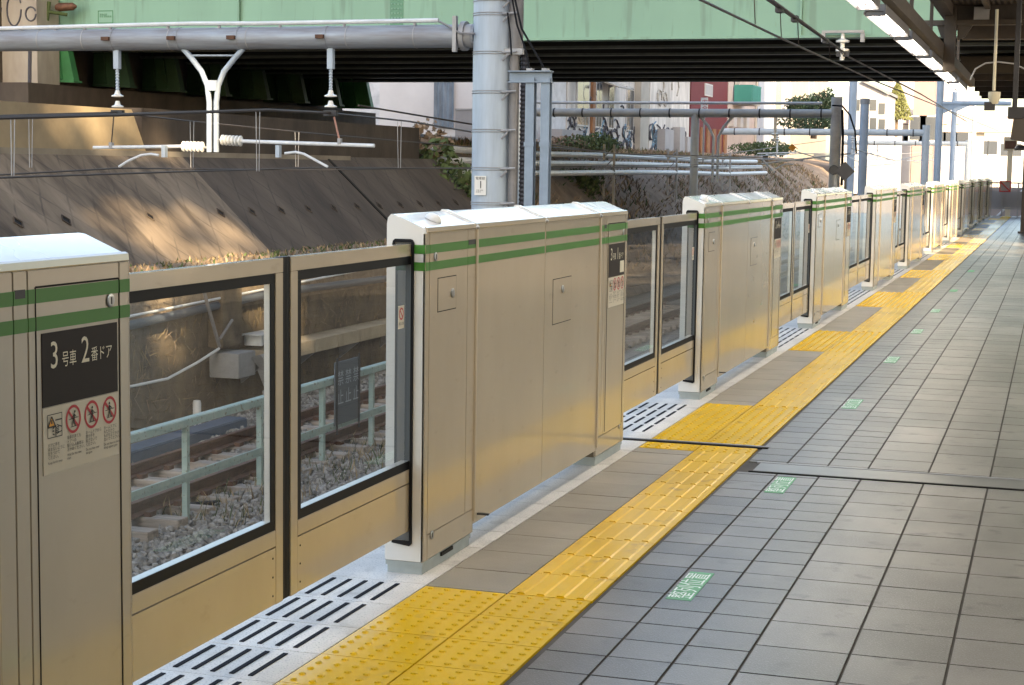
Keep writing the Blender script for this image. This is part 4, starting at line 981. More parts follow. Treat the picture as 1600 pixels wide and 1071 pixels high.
# insulator hanging from the front flange
hi = empty('hanging_insulator', (ony(1318,60,38.3).x, 38.2, 4.5), 'white disc insulator hung from a bracket on the bridge girder', 'insulator')
S = 38.2/CAMF*1.0
def Q(px, py): return ony(px, py, 38.2)-ony(1318,60,38.2)+Vector((0,0,ony(1318,60,38.2).z-4.5))
MB().box(Q(1286,50).x, Q(1351,50).x, -0.08, 0.08, Q(1318,52).z, Q(1318,48).z).build('cross_bar', M['galvbox'], hi)
for px in (1287, 1348): MB().box(Q(px,50).x-0.03, Q(px,50).x+0.06, -0.06, 0.06, Q(px,66).z, Q(px,52.3).z).build('hanger', M['galvbox'], hi)
MB().lathe([(0,0.03),(0.12,0.05),(0.16,0.15),(0.20,0.15),(0.22,0.05),(0.32,0.05),(0.35,0.15),(0.40,0.15),(0.43,0.06),(0.6,0.05)], Q(1318,52), (0,0,-1), 18).build('insulator_disc', M['ceramic'], hi, smooth=True)
MB().box(Q(1308,85).x, Q(1328,85).x, -0.05, 0.05, Q(1318,89).z, Q(1318,80).z).build('clamp', M['darksteel'], hi)

# ================================================================== CANOPY AND LAMPS
KC = 0.77
XE = -2.35*KC
ZC = 1.55+2.95*KC
ca = empty('platform_canopy', (2, 25, ZC), 'dark brown platform canopy with steel beams, upper right', 'canopy')
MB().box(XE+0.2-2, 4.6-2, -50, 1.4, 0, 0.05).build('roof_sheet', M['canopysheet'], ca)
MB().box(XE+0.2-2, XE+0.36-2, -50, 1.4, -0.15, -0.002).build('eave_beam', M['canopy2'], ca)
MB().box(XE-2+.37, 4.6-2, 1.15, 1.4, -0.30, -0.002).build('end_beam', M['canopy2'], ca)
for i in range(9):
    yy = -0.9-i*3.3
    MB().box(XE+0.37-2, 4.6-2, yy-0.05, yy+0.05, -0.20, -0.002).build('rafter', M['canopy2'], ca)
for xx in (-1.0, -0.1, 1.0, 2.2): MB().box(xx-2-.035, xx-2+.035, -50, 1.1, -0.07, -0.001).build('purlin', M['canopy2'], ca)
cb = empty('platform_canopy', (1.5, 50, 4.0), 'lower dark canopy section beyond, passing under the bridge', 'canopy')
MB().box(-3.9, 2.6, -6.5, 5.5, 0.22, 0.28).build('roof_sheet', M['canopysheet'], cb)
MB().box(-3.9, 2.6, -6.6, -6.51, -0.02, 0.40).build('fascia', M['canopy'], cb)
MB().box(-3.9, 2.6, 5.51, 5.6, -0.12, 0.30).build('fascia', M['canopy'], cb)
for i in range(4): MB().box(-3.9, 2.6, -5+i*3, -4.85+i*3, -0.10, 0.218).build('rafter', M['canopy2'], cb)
# canopy columns
for xx, yy, lab in ((-0.86, 46, 'dark canopy column at the right edge of the platform, far'),):
    co = empty('canopy_column', (xx+0.10, yy, 0), lab, 'column'); MB().box(-0.10,0.10,-0.10,0.10,0,3.9).build('shaft', M['canopy2'], co); MB().box(-0.16,0.16,-0.16,0.16,0,0.05).build('base_plate', M['darksteel'], co)
for yy in (-4, 8, 20):
    co = empty('canopy_column', (3.4, yy, 0), 'dark canopy column well right of the frame', 'column', 'canopy columns outside the frame'); MB().box(-0.12,0.12,-0.12,0.12,0,3.8).build('shaft', M['canopy2'], co)
# hanging truss post with gussets
p0 = ony(1488, 60, 24)
hpz = empty('canopy_hanger', (p0.x, 24, p0.z), 'dark brown hanging post with gusset plates behind the lamp row', 'canopy hanger')
def HQ(px, py): return ony(px, py, 24)-ony(1488,60,24)
MB().box(HQ(1478,0).x, HQ(1496,0).x, -0.08, 0.08, HQ(1488,112).z, HQ(1488,-20).z).build('post', M['canopy2'], hpz)
for s in (((1464,40),(1478,40),(1478,62),(1470,58)), ((1496,40),(1520,40),(1508,58),(1496,64))):
    MB().prism([(HQ(*q).x, HQ(*q).z) for q in s], 'y', -0.02, 0.02).build('gusset', M['canopy2'], hpz)
MB().box(HQ(1440,0).x, HQ(1600,0).x, -0.06, 0.06, HQ(1500,40).z, HQ(1500,32).z).build('tie_beam', M['canopy2'], hpz)
MB().box(HQ(1441,50).x, HQ(1449,50).x, -0.05, 0.05, HQ(1445,52).z, HQ(1445,35).z).build('box', M['blackbox'], hpz)
# lamp beam and the row of lamps
lbm = empty('lamp_beam', (-2.12*KC, 30*KC, 1.55+2.05*KC), 'long brown beam carrying the row of fluorescent lamps', 'beam')
MB().box(-0.02, 0.08, -30, 12.8*KC, 0.02, 0.17).build('beam', M['canopy2'], lbm)
for i in range(10): MB().box(0.01, 0.05, -22+i*3.0, -21.93+i*3.0, 0.171, 0.68).build('hanger', M['canopy2'], lbm)
lamp_words = ['lamp outside the frame just past the camera', 'lamp outside the frame over the central housing', 'lamp outside the frame over the floor joint', 'lamp cut by the top edge', 'first whole lamp from the top edge', 'second whole lamp from the top edge', 'third whole lamp from the top edge', 'fourth whole lamp from the top edge', 'last lamp of the row']
for i, yy in enumerate((5.2, 9.3, 13.4, 17.5, 21.7, 25.75, 29.9, 34.1, 38.3)):
    e = empty('fluorescent_lamp', (-2.24*KC, yy*KC, 1.55+1.95*KC), 'white twin tube %s under the canopy' % lamp_words[i], 'lamp', 'row of fluorescent lamps under the canopy')
    L = 3.5*KC
    MB().prism([(0.085,0.0),(0.085,0.10),(-0.046,0.10),(-0.125,0.025),(-0.125,0.0),(-0.10,0.035),(0.062,0.035)], 'y', 0, L).build('housing', M['lampbody'], e)
    for dx in (-0.066, 0.027):
        MB().tube([(dx,0.10,0.010),(dx,L-0.10,0.010)], 0.014, 10).build('tube', M['tubelight'], e, smooth=True)
    for a in (0.03, L-0.09): MB().box(-0.115, 0.078, a, a+0.06, -0.012, 0.034).build('lamp_holder', M['lampbody'], e)
for i, yy in enumerate((4.4,8.6,12.8,17,21.2)):  # added unseen lamp row that brightens the housing fronts
    e = empty('fluorescent_lamp', (1.3, yy, 3.25), 'white twin tube lamp added out of view to brighten the housing fronts', 'lamp', 'added inner row of lamps outside the frame')
    MB().box(-0.15,0.11,0,3.75,0.03,0.13).build('housing', M['lampbody'], e)
    for dx in (-0.085, 0.035): MB().tube([(dx,0.10,0.005),(dx,3.65,0.005)], 0.022, 8).build('tube', M['tubelight'], e)
# hanging pole with beige fitting and black box, right
hb = empty('hanging_speaker', (ony(1555,80,20).x, 20, 2.3), 'beige cylinder over a black box on a hanging pole at right', 'speaker')
def KQ(px, py): return ony(px, py, 20)-Vector((ony(1555,80,20).x,20,2.3))
MB().tube([KQ(1553,142), KQ(1558,15)], 0.017, 8).build('pole', M['beige'], hb, smooth=True)
a = KQ(1553,163); MB().lathe([(0,0.042),(0.03,0.055),(0.06,0.066),(0.135,0.068),(0.14,0.02)], a, (0,0,1), 18).build('cylinder', M['beige'], hb, smooth=True)
MB().box(KQ(1545,0).x, KQ(1562,0).x, -0.04, 0.06, KQ(1553,173).z, KQ(1553,160).z).build('box', M['blackbox'], hb)
MB().tube([KQ(1516,125), KQ(1524,108), KQ(1540,99), KQ(1560,97), KQ(1585,100), KQ(1615,115)], 0.010, 6).build('bracket_arm', M['galvbox'], hb, smooth=True)
jb = MB().box(-0.10,0.10,-0.05,0.05,-0.09,0.09).build('junction_box', M['galvbox'], loc=ony(1534,22,24)); tag(jb, 'pale square junction box under the canopy roof', 'junction box')
sb = empty('monitor_box', (ony(1592,200,17).x, 17, ony(1592,200,17).z), 'dark hanging monitor box cut by the right edge', 'monitor')
def SQ(px, py): return ony(px, py, 17)-Vector((ony(1592,200,17).x,17,ony(1592,200,17).z))
MB().prism([(SQ(1584,186).x,SQ(1584,186).z),(SQ(1579,218).x,SQ(1579,218).z),(SQ(1620,226).x,SQ(1620,226).z),(SQ(1620,186).x,SQ(1620,186).z)], 'y', -0.1, 0.25).build('case', M['canopy2'], sb)
MB().box(SQ(1583,0).x, SQ(1620,0).x, -0.11, 0.26, SQ(1590,185.5).z, SQ(1590,168).z).build('hood', M['blackbox'], sb)
MB().box(SQ(1589,0).x, SQ(1597,0).x, -0.03, 0.05, SQ(1590,167.5).z, 1.6).build('hanger', M['blackbox'], sb)
MB().lathe([(0,0.03),(0.03,0.055),(0.05,0.05)], SQ(1594,227), (0,0,-1), 14).build('lens_hood', M['blackbox'], sb)

# ================================================================== FAR PLATFORM END
eb = empty('end_barrier', (-1.5, 64.0, 0), 'grey barrier fence across the far end of the platform', 'barrier')
for i in range(6): MB().box(-0.95+i*0.55, -0.90+i*0.55, -0.02, 0.02, 0, 1.2).build('post', M['galvbox'], eb)
for z in (0.25, 1.18): MB().box(-0.95, 1.9, -0.021, 0.021, z, z+0.05).build('rail', M['galvbox'], eb)
MB().box(-0.95, 1.9, 0.022, 0.03, 0.31, 0.9).build('infill_panel', M['bgrey'], eb)
ns = empty('no_entry_sign', (-1.78, 63.6, 1.08), 'red framed no entry sign on the end barrier', 'sign')
q = MB()
for a in ((-.2,.2,.16,.2),(-.2,.2,-.2,-.16),(-.2,-.16,-.16,.16),(.16,.2,-.16,.16)): q.box(a[0],a[1],-.03,.0,a[2],a[3])
q.build('frame', M['signred'], ns); MB().box(-.159,.159,-.012,.0,-.159,.159).build('panel', M['bpink'], ns)
MB().box(-.22,.22,-.03,-.013,-.02,.02,Matrix.Rotation(R(45),4,'Y')).build('diagonal_bar', M['signred'], ns)
ip = empty('ivory_post', (-1.72, 66, -0.6), 'ivory post with a boxed red lamp top at the platform end', 'post')
MB().box(-.09,.09,-.09,.09,0,3.0).build('shaft', M['ivory'], ip); MB().box(-.24,.24,-.12,.12,3.0,3.5).build('head', M['ivory'], ip); MB().box(-.20,.20,-.13,-.121,3.06,3.36).build('screen', M['rail'], ip)
sr2 = empty('stair_railing', (-1.6, 68, -1.0), 'pair of slanting pale handrails beyond the end barrier', 'handrail')
for dx, z0_ in ((0,0.5),(0.7,0.3)): MB().tube([(-0.9+dx,0,z0_),(1.4+dx,1.5,z0_+2.6)], 0.045, 8).build('handrail', M['whitepipe'], sr2)
MB().box(-1.0,2.2,1.5,1.6,0,2.0).build('side_panel', M['bpink'], sr2)

# ================================================================== BEYOND THE BRIDGE
def ground_far():
    mb = MB(); prof_ = [(-11.6,ZB),(-12.0,-1.7),(-13.2,-0.3),(-14.6,1.0),(-15.6,1.75),(-17.0,2.0),(-19.5,2.35),(-22,2.6),(-60,3.0),(-200,4)]
    ys = [36.4]+[37+i*1.5 for i in range(80)]+[170,240,400]
    rs = random.Random(3); grid = []
    for y in ys:
        row = []
        for i, (x, z) in enumerate(prof_):
            k = 0 if i in (0,) else 0.10
            row.append((x+rs.uniform(-.15,.15)*(i > 0 and i < 7), y, z+rs.uniform(-k,k)))
        grid.append(row)
    n = len(prof_); vs = [p for r in grid for p in r]
    mb.add(vs, [(j*n+i, j*n+i+1, (j+1)*n+i+1, (j+1)*n+i) for j in range(len(ys)-1) for i in range(n-1)]); return mb
struct(ground_far().build('embankment', M['terrain'], smooth=True), 'brown scrubby embankment beyond the bridge, left of the tracks', 'embankment')

# undergrowth
def fx():
    x = random.uniform(-19.5,-12.0); y = random.uniform(36.5,110)
    zz = [(-11.6,ZB),(-12.0,-1.7),(-13.2,-0.3),(-14.6,1.0),(-15.6,1.75),(-17.0,2.0),(-19.5,2.35)]
    z = 0
    for (xa,za),(xb,zb__) in zip(zz, zz[1:]):
        if xb <= x <= xa: z = za+(zb__-za)*(x-xa)/(xb-xa)
    return ((x,y,z-0.05),(random.uniform(-.8,.8),random.uniform(-.8,.8),1), random.uniform(.10,.38))
blades(24000, fx, [M['leafdry'],M['leafdry'],M['straw'],M['leafdry'],M['leafgrn']], 'undergrowth', 'dry brown undergrowth covering the far embankment', 'undergrowth', 0.022)
def crown(mb, c, rx, rz, n, sz, conical=False):
    for _ in range(n):
        while True:
            p = Vector((random.uniform(-1,1),random.uniform(-1,1),random.uniform(-1,1)))
            if p.length <= 1 and p.length > 0.35: break
        if conical:
            h = random.random(); r = (1-h)**0.8*random.uniform(.35,1.05); a = random.uniform(0,6.28)
            q = Vector((c[0]+rx*r*math.cos(a), c[1]+rx*r*math.sin(a), c[2]-rz+2*rz*h))
        else:
            lump = 1+0.25*math.sin(p.x*5+c[0])*math.cos(p.y*4+c[1]*2)
            q = Vector((c[0]+rx*p.x*lump, c[1]+rx*p.y*lump, c[2]+rz*p.z*lump))
        u = Vector((random.uniform(-1,1),random.uniform(-1,1),random.uniform(-1,1))).normalized(); w = u.orthogonal().normalized(); s = sz*random.uniform(.5,1.3)
        mb.add([q-u*s, q+w*s*.55, q+u*s, q-w*s*.55], [(0,1,2,3)])
def bush(px, py, Y, rx, rz, m, label, n=500, sz=0.12, name='shrub', cat='shrub', conical=False, trunk=True, grp=None):
    c = ony(px, py, Y); e = empty(name, c-Vector((0,0,rz)), label, cat, grp); mb = MB(); crown(mb, (0,0,rz), rx, rz, n, sz, conical); mb.build('crown', m, e)
    t = MB()
    t.tube([(0,0,-rz*0.9),(0.02,0,rz*0.2),(0,0.02,rz*1.1)], [0.10*rx,0.08*rx,0.02*rx], 7)
    for k in range(4):
        a = k*1.7; t.tube([(0,0,rz*0.2*k),(rx*.5*math.cos(a),rx*.5*math.sin(a),rz*(.6+.2*k))], [0.035*rx,0.012*rx], 5)
    t.build('trunk', M['bark'], e)
bush(668,268,37.6,0.9,0.75,M['leafgrn'],'green leafy shrub left of the thick mast at the slope top', 700, 0.10)
bush(700,292,37.0,0.8,0.55,M['leafgrn'],'low green shrub close to the foot of the thick mast', 500, 0.09)
bush(655,225,38.0,0.8,0.5,M['leafdry'],'brown withered shrub at the end of the upper wall', 400, 0.10)
bush(925,226,66,1.3,0.42,M['leafgrn'],'green scrub at the foot of the graffiti wall', 1200, 0.08)
bush(884,228,66,1.2,0.40,M['leafdry'],'brown scrub left of the green one by the graffiti wall', 700, 0.09)
bush(905,285,52,0.9,0.5,M['leafgrn'],'green bush on the embankment above the central housing', 500, 0.09)
bush(1250,168,112,0.95,0.75,M['leafdark'],'dark rounded tree left of the cream building', 1400, 0.11, 'tree', 'tree')
bush(1287,164,108,0.95,0.9,M['leafdark'],'dark bushy tree right beside the tall concrete post', 1400, 0.11, 'tree', 'tree')
bush(1272,190,104,2.0,0.55,M['leafdark'],'dark hedge below the two dark trees', 1500, 0.11, 'hedge', 'hedge')
bush(1402,158,125,1.15,1.35,M['leafyel'],'conical yellow green tree before the pale buildings', 3000, 0.11, 'tree', 'tree', True)
bush(1196,233,90,1.7,0.4,M['leafgrn'],'low green scrub below the pale blue building', 1500, 0.08)

# white pipes along the embankment
for i, (dz, x_) in enumerate(((0.0,-14.3),(-0.27,-14.05),(-0.55,-13.8))):
    pts = []
    for px in (842, 905, 960, 1030, 1100, 1180): pts.append(onx(px, 0, x_))
    P_ = []
    for yy in (38, 46, 54, 64, 74, 84): P_.append((x_, yy, 1.93+dz+0.04*math.sin(yy*0.4)))
    o = MB().tube(P_, 0.085, 8).build('white_pipe', M['whitepipe'], smooth=True)
    tag(o, '%s of three white pipes running along the embankment' % ('topmost','middle','lowest')[i], 'pipe', 'white pipes along the embankment')
for yy in (53.5, 63, 74):
    ps = empty('pipe_support', (-14.0, yy, 0.3), 'grey lattice post carrying the white pipes%s' % {53.5:', nearest one',63:', middle one',74:', farthest one'}[yy], 'pipe support', 'posts carrying the white pipes')
    q = MB(); q.box(-.12,-.06,-.05,.05,0,2.0); q.box(.22,.28,-.05,.05,0,2.0); q.build('upright', M['bconc'], ps)
    q = MB()
    for k in range(5): q.tube([(-.09,0,.2+k*.35),(.25,0,.5+k*.35)], .02, 5)
    q.build('lacing', M['galvbox'], ps)

# buildings
def building(x0, x1, y0, y1, z0, z1, m, label, roof=True, cat='building'):
    e = empty('building', ((x0+x1)/2, (y0+y1)/2, z0), label, cat)
    o = Vector(((x0+x1)/2, (y0+y1)/2, z0)); MB().box(x0-o.x,x1-o.x,y0-o.y,y1-o.y,0,z1-z0).build('wall', m, e)
    if roof: MB().box(x0-o.x-.2,x1-o.x+.2,y0-o.y-.2,y1-o.y+.2,z1-z0+.003,z1-z0+.25).build('roof', M['rooft'], e)
    return e, o
def window(e, o, X, y0, y1, z0, z1, m='win'):      # on a wall facing +X at X
    f = MB(); f.box(X-o.x-.05,X-o.x+.06,y0-o.y-.08,y1-o.y+.08,z0-o.z-.08,z1-o.z+.08); f = f.build('window', M['winframe'], e)
    MB().box(X-o.x+.02,X-o.x+.065,y0-o.y,(y0+y1)/2-o.y-.03,z0-o.z,z1-o.z).build('pane', M[m], f); MB().box(X-o.x+.02,X-o.x+.065,(y0+y1)/2-o.y+.03,y1-o.y,z0-o.z,z1-o.z).build('pane', M[m], f)
def awning(e, o, X, y0, y1, z):
    MB().prism([(X-o.x,z-o.z+.35),(X-o.x+.9,z-o.z),(X-o.x+.9,z-o.z-.06),(X-o.x,z-o.z+.25)], 'y', y0-o.y, y1-o.y).build('awning', M['bconc'], e)
def wY(px, X): return onx(px, 180, X).y
BX = -21.0
e, o = building(ony(593,150,66).x, ony(760,150,66).x, 66, 67.2, 2.2, 9.5, M['bold2'], 'plain white clad building just beyond the bridge, left of the mast')
xa, xb = ony(680,150,66).x, ony(711,150,66).x
tp = MB()
n = 8
for i in range(n):
    u0, u1 = xa+(xb-xa)*i/n-o.x, xa+(xb-xa)*(i+1)/n-o.x; d0, d1 = (.06 if i % 2 else .16), (.16 if i % 2 else .06)
    tp.quad((u0,66-o.y-d0,.9),(u1,66-o.y-d1,.9),(u1,66-o.y-d1,7),(u0,66-o.y-d0,7))
tp.build('tarpaulin', M['btarp'], e)
q = ony(728,188,64.8); e2 = empty('equipment_cabinet', (q.x, 64.8, 2.0), 'grey equipment cabinet between the white building and the mast', 'cabinet')
MB().box(-0.35, 0.5, -.3, .3, 0, 1.75).build('case', M['bgrey'], e2); MB().box(-0.36,0.51,-.32,.32,1.753,1.83).build('cover', M['galvbox'], e2)
def fac(pxa, pxb, z1, m, label, X=BX, dep=9, z0=1.8, roof=True):
    ya, yb = wY(pxa, X), wY(pxb, X); e, o = building(X-dep, X, ya, yb, z0, z1, M[m], label, roof); return e, o, ya, yb
e, o, ya, yb = fac(836, 884, 9, 'bcorr', 'pale corrugated building behind the H posts')
MB().box(BX-o.x+.02, BX-o.x+.9, ya-o.y+1, yb-o.y-.3, .9, 1.35).build('eave', M['bgrey'], e)
MB().box(BX-o.x+.02, BX-o.x+.5, ya-o.y+1, yb-o.y-1.5, .2, .85).build('crate_stack', M['brust'], e)
e, o, ya, yb = fac(886, 1000, 9.5, 'bold', 'old grubby white building with small awnings and graffiti')
for pa, pb in ((900,918),(930,938),(950,957),(978,988)): window(e, o, BX, wY(pa,BX), wY(pb,BX), 3.5, 5.6)
awning(e, o, BX, wY(886,BX), wY(900,BX), 5.9); awning(e, o, BX, wY(938,BX), wY(962,BX), 5.4)
MB().box(BX-o.x+.003, BX-o.x+.14, wY(922,BX)-o.y, wY(926,BX)-o.y, 0, 6).build('rust_pipe', M['brust'], e)
def scrib(e, o, X, pa, pb, z0, z1, n, m, seed):
    rs = random.Random(seed); g = MB(); ya, yb = wY(pa,X), wY(pb,X)
    for _ in range(n):
        cy, cz = rs.uniform(ya,yb), rs.uniform(z0,z1); rr = rs.uniform(.2,.6); pts = []; a = rs.uniform(0,6)
        for k in range(7): a += rs.uniform(.3,1.1); pts.append((X+.03-o.x, cy+rr*1.6*math.cos(a)-o.y, cz+rr*math.sin(a)-o.z))
        g.tube(pts, .045, 4)
        if n <= 20: g.build('graffiti_stroke', M[m], e); g = MB()
    if n > 20: tag(g.build('graffiti', M[m], e), kind='stuff')
scrib(e, o, BX, 890, 998, 2.3, 3.8, 46, 'graf', 5); scrib(e, o, BX, 890, 998, 2.3, 3.6, 14, 'graf2', 6); scrib(e, o, BX, 900, 990, 3.8, 6, 10, 'graf', 8)
e, o, ya, yb = fac(1001, 1014, 10, 'bconc', 'grey concrete pier between the two graffiti buildings', BX+.35)
e, o, ya, yb = fac(1015, 1077, 10, 'bold', 'whitish building with faint graffiti left of the red one')
scrib(e, o, BX, 1017, 1074, 2.2, 3.6, 40, 'graf', 11); scrib(e, o, BX, 1018, 1040, 2.2, 3.6, 16, 'graf2', 12); scrib(e, o, BX, 1020, 1060, 5, 6.6, 6, 'bconc', 13)
for pa, pb, zt_ in ((1026,1040,3.7),(1050,1058,3.9),(1062,1074,3.4)):
    MB().box(BX-o.x+.05, BX-o.x+.5, wY(pa,BX)-o.y, wY(pb,BX)-o.y, .3, zt_-o.z).build('leaning_board', M['bgrey'], e)
e, o, ya, yb = fac(1079, 1136, 11, 'bred', 'dark red clad building with one small plate window')
window(e, o, BX, wY(1100,BX), wY(1111,BX), 6.15, 6.75, 'bgrey')
for i in range(6): MB().box(BX-o.x+.004, BX-o.x+.1, ya-o.y+1+i*1.9, ya-o.y+1.9+i*1.9, .3, 2.3).build('rust_panel', M['brust'], e)
e, o, ya, yb = fac(1137, 1183, 11, 'bpink', 'pinkish house with a turquoise balcony')
b0, b1 = wY(1144,BX), wY(1158,BX)
MB().box(BX-o.x+.003, BX-o.x+1.3, b0-o.y, b1-o.y, 5.9-o.z, 6.05-o.z).build('balcony_slab', M['bconc'], e)
bs = MB(); bs.box(BX-o.x+1.301, BX-o.x+1.36, b0-o.y, b1-o.y, 7.1-o.z, 7.2-o.z); nb = 16
for k in range(nb): ya_ = b0-o.y+(b1-b0)*k/nb; bs.box(BX-o.x+1.302, BX-o.x+1.35, ya_, ya_+(b1-b0)/nb*.6, 6.051-o.z, 7.099-o.z)
bs.build('balcony_screen', M['bteal'], e); MB().box(BX-o.x+.1, BX-o.x+1.3, b0-o.y-.05, b0-o.y-.003, 5.9-o.z, 7.2-o.z).build('balcony_screen', M['bteal'], e)
window(e, o, BX, b0+2, b1-3, 6.3, 8.2)
for k in range(3): MB().box(BX-o.x+.004, BX-o.x+.35, ya-o.y+.5+k*2.4, ya-o.y+1.6+k*2.4, 2.6-o.z+1.8, 3.4-o.z+1.8).build('air_conditioner', M['bwhite'], e)
MB().tube([(BX-o.x+.08, yb-o.y-1.0, .2), (BX-o.x+.08, yb-o.y-1.0, 9)], .07, 6).build('drainpipe', M['bconc'], e)
e, o, ya, yb = fac(1184, 1202, 12, 'bblue', 'pale blue grey building right of the turquoise balcony')
e, o, ya, yb = fac(1203, 1232, 12, 'bwhite', 'narrow white building with a tall sash window')
window(e, o, BX, wY(1210,BX), wY(1219,BX), 5.6, 8.4)
e, o, ya, yb = fac(1236, 1292, 13, 'bcream', 'cream building behind the two dark trees', BX-1)
window(e, o, BX-1, wY(1262,BX-1), wY(1270,BX-1), 8, 10)
# large white gabled building facing the camera
Yw = 118; xa, xb = ony(1312,200,Yw).x, ony(1384,200,Yw).x
e = empty('building', ((xa+xb)/2, Yw+5, 0), 'bright white gabled building behind the blue masts', 'building'); w_ = (xb-xa)/2; gab = e; xa_g, xb_g = xa, xb
MB().prism([(-w_,0),(w_,0),(w_,ony(1384,148,Yw).z),(-w_*.1,ony(1340,128,Yw).z),(-w_,ony(1312,138,Yw).z)], 'y', -5, 8).build('wall', M['bwhite'], e)
MB().prism([(w_+.15,ony(1384,148,Yw).z+.003),(w_+.15,ony(1384,148,Yw).z+.2),(-w_*.1,ony(1340,128,Yw).z+.2),(-w_*.1,ony(1340,128,Yw).z+.003)], 'y', -5.3, 8).build('roof', M['rooft'], e)
def facY(pxa, pxb, ptop, Y, m, label, dep=8, win=0):
    xa, xb = ony(pxa,200,Y).x, ony(pxb,200,Y).x; e, o = building(xa, xb, Y, Y+dep, -1, ony((pxa+pxb)/2,ptop,Y).z, M[m], label)
    for i in range(win):
        X = xa+(xb-xa)*(i+.5)/win; f = MB().box(X-o.x-.7,X-o.x+.7,Y-o.y-.05,Y-o.y+.05,4-o.z,6-o.z).build('window', M['winframe'], e); MB().box(X-o.x-.6,X-o.x+.6,Y-o.y-.07,Y-o.y-.051,4.1-o.z,5.9-o.z).build('pane', M['win'], f)
    return e
facY(1385, 1432, 120, 150, 'bgrey', 'pale grey block behind the conical tree', win=3); facY(1426, 1458, 122, 138, 'bbrick', 'dusky pink block left of the tall blue masts', win=2)
facY(1459, 1512, 90, 160, 'bwhite', 'tall pale block behind the blue masts', win=3)
facY(1515, 1560, 196, 240, 'bcream', 'low cream building far down the line, right of the last mast', win=3); facY(1562, 1640, 205, 260, 'bwhite', 'low white building far away at the right edge', win=4)
vd = empty('viaduct', (ony(1480,195,140).x, 140, 0), 'pale horizontal footbridge crossing far behind the blue masts', 'footbridge')
v0 = vd.location.x; xa, xb = ony(1386,200,140).x, ony(1640,200,140).x
MB().box(xa-v0, xb-v0, -1, 1, ony(1480,207,140).z, ony(1480,196,140).z).build('deck', M['bcream'], vd)
MB().box(xa-v0, xb-v0, -1.05, -1.01, ony(1480,195,140).z, ony(1480,180,140).z).build('parapet', M['bpink'], vd)
for i in range(4): MB().box(xa-v0+2+i*5, xa-v0+2.6+i*5, -.5, .5, -2, ony(1480,207.5,140).z).build('pier', M['bconc'], vd)

for px, py in ((1325,160),(1338,158),(1352,160),(1366,166),(1338,190),(1352,190),(1366,192)):
    q = ony(px,py,Yw-5)-Vector(((xa_g+xb_g)/2, Yw+5, 0)); q.y = -5.0
    f = MB().box(q.x-.28,q.x+.28,q.y-.05,q.y+.05,q.z-.45,q.z+.45).build('window', M['winframe'], gab); MB().box(q.x-.22,q.x+.22,q.y-.07,q.y-.051,q.z-.38,q.z+.38).build('pane', M['win'], f)
# far gantries and masts
gG = 'catenary gantries over the tracks'
def far_gantry(Y, xl_, xr_px, py, r, label, mastw, masttop, conduit=False, yl=None):
    R_ = ony(xr_px, py, Y); L_ = ony(xl_, py, Y); z = R_.z
    e = empty('catenary_gantry', (R_.x, Y, ZB), label, 'catenary gantry', gG); o = Vector((R_.x, Y, ZB))
    MB().tube([(0,0,0),(0,0,ony(xr_px,masttop,Y).z-ZB)], mastw, 14).build('mast', M['concpole' if conduit else 'galvfar'], e, smooth=True)
    MB().tube([(0,0,z-ZB),(L_.x-o.x,0,z-ZB)], r, 14).build('beam', M['galvfar'], e, smooth=True)
    n = max(3, int(abs(L_.x-o.x)/1.1))
    for i in range(n): MB().lathe([(0,r*1.12),(.05,r*1.12)], ((L_.x-o.x)*(i+.5)/n,0,z-ZB), (1,0,0), 14).build('hoop', M['darksteel'], e)
    if conduit: MB().tube([(-0.5,-r,z-ZB+.36),(L_.x-o.x,-r,z-ZB+.36)], .05, 8).build('conduit', M['whitepipe'], e)
    if not conduit:
        for k, fx_ in enumerate((0.35, 0.72)):
            X = (L_.x-o.x)*fx_; q = MB(); q.tube([(X,0,z-ZB-r),(X,0,z-ZB-1.0)], .035, 6); q.tube([(X-.9,0,z-ZB-1.0),(X+.9,0,z-ZB-.93)], .03, 6); q.tube([(X-.5,-.1,z-ZB-1.05),(X-.1,-.1,z-ZB-1.12),(X+.3,-.1,z-ZB-1.32)], .025, 6)
            q.build('registration_arm', M['whitepipe'], e)
            MB().lathe([(0,.03),(.05,.09),(.1,.03),(.15,.09),(.2,.03),(.25,.09),(.3,.03)], (X,0,z-ZB-r-.05), (0,0,-1), 10).build('insulator', M['ceramic'], e)
    MB().prism([(-.05,z-ZB-.14),(-.7,z-ZB-.02),(-.7,z-ZB+.02),(-.05,z-ZB+.14)], 'y', -.1, .1).build('gusset', M['galv'], e)
    return e, o, z
e, o, z = far_gantry(61, 800, 1307, 178, .155, 'second catenary gantry, long pipe beam with white conduit across the far tracks', .2, 152, True)
for px in (1086,):
    X = ony(px,200,61).x-o.x; MB().tube([(X,0,0.5),(X,0,z-ZB)], .15, 12).build('mast', M['galvfar'], e, smooth=True)
MB().tube([ony(1300,165,60.7)-o, ony(1316,166,60.7)-o, ony(1328,180,60.7)-o, ony(1336,205,60.7)-o, ony(1338,240,60.7)-o], .035, 6).build('cable', M['rubber'], e)
MB().tube([ony(1316,172,60.7)-o, ony(1317,215,60.7)-o, ony(1315,290,60.7)-o], .05, 6).build('cable', M['rubber'], e)
ya2 = MB()
for s in (-1, 1):
    X = ony(1119,200,61).x-o.x; ya2.tube([(X+s*.62,0,z-ZB-.1),(X+s*.3,0,z-ZB-.45),(X+s*.09,0,z-ZB-.85),(X+s*.09,0,z-ZB-2.5)], .05, 8)
ya2.build('drop_arm', M['galvfar'], e, smooth=True)
X = ony(1212,180,61).x-o.x; MB().lathe([(0,.05),(.6,.05),(.62,.14),(.68,.14),(.7,.05),(.78,.05),(.8,.14),(.86,.14),(.9,.03)], (X,0,z-ZB-.1), (0,0,-1), 12).build('insulator', M['ceramic'], e, smooth=True)
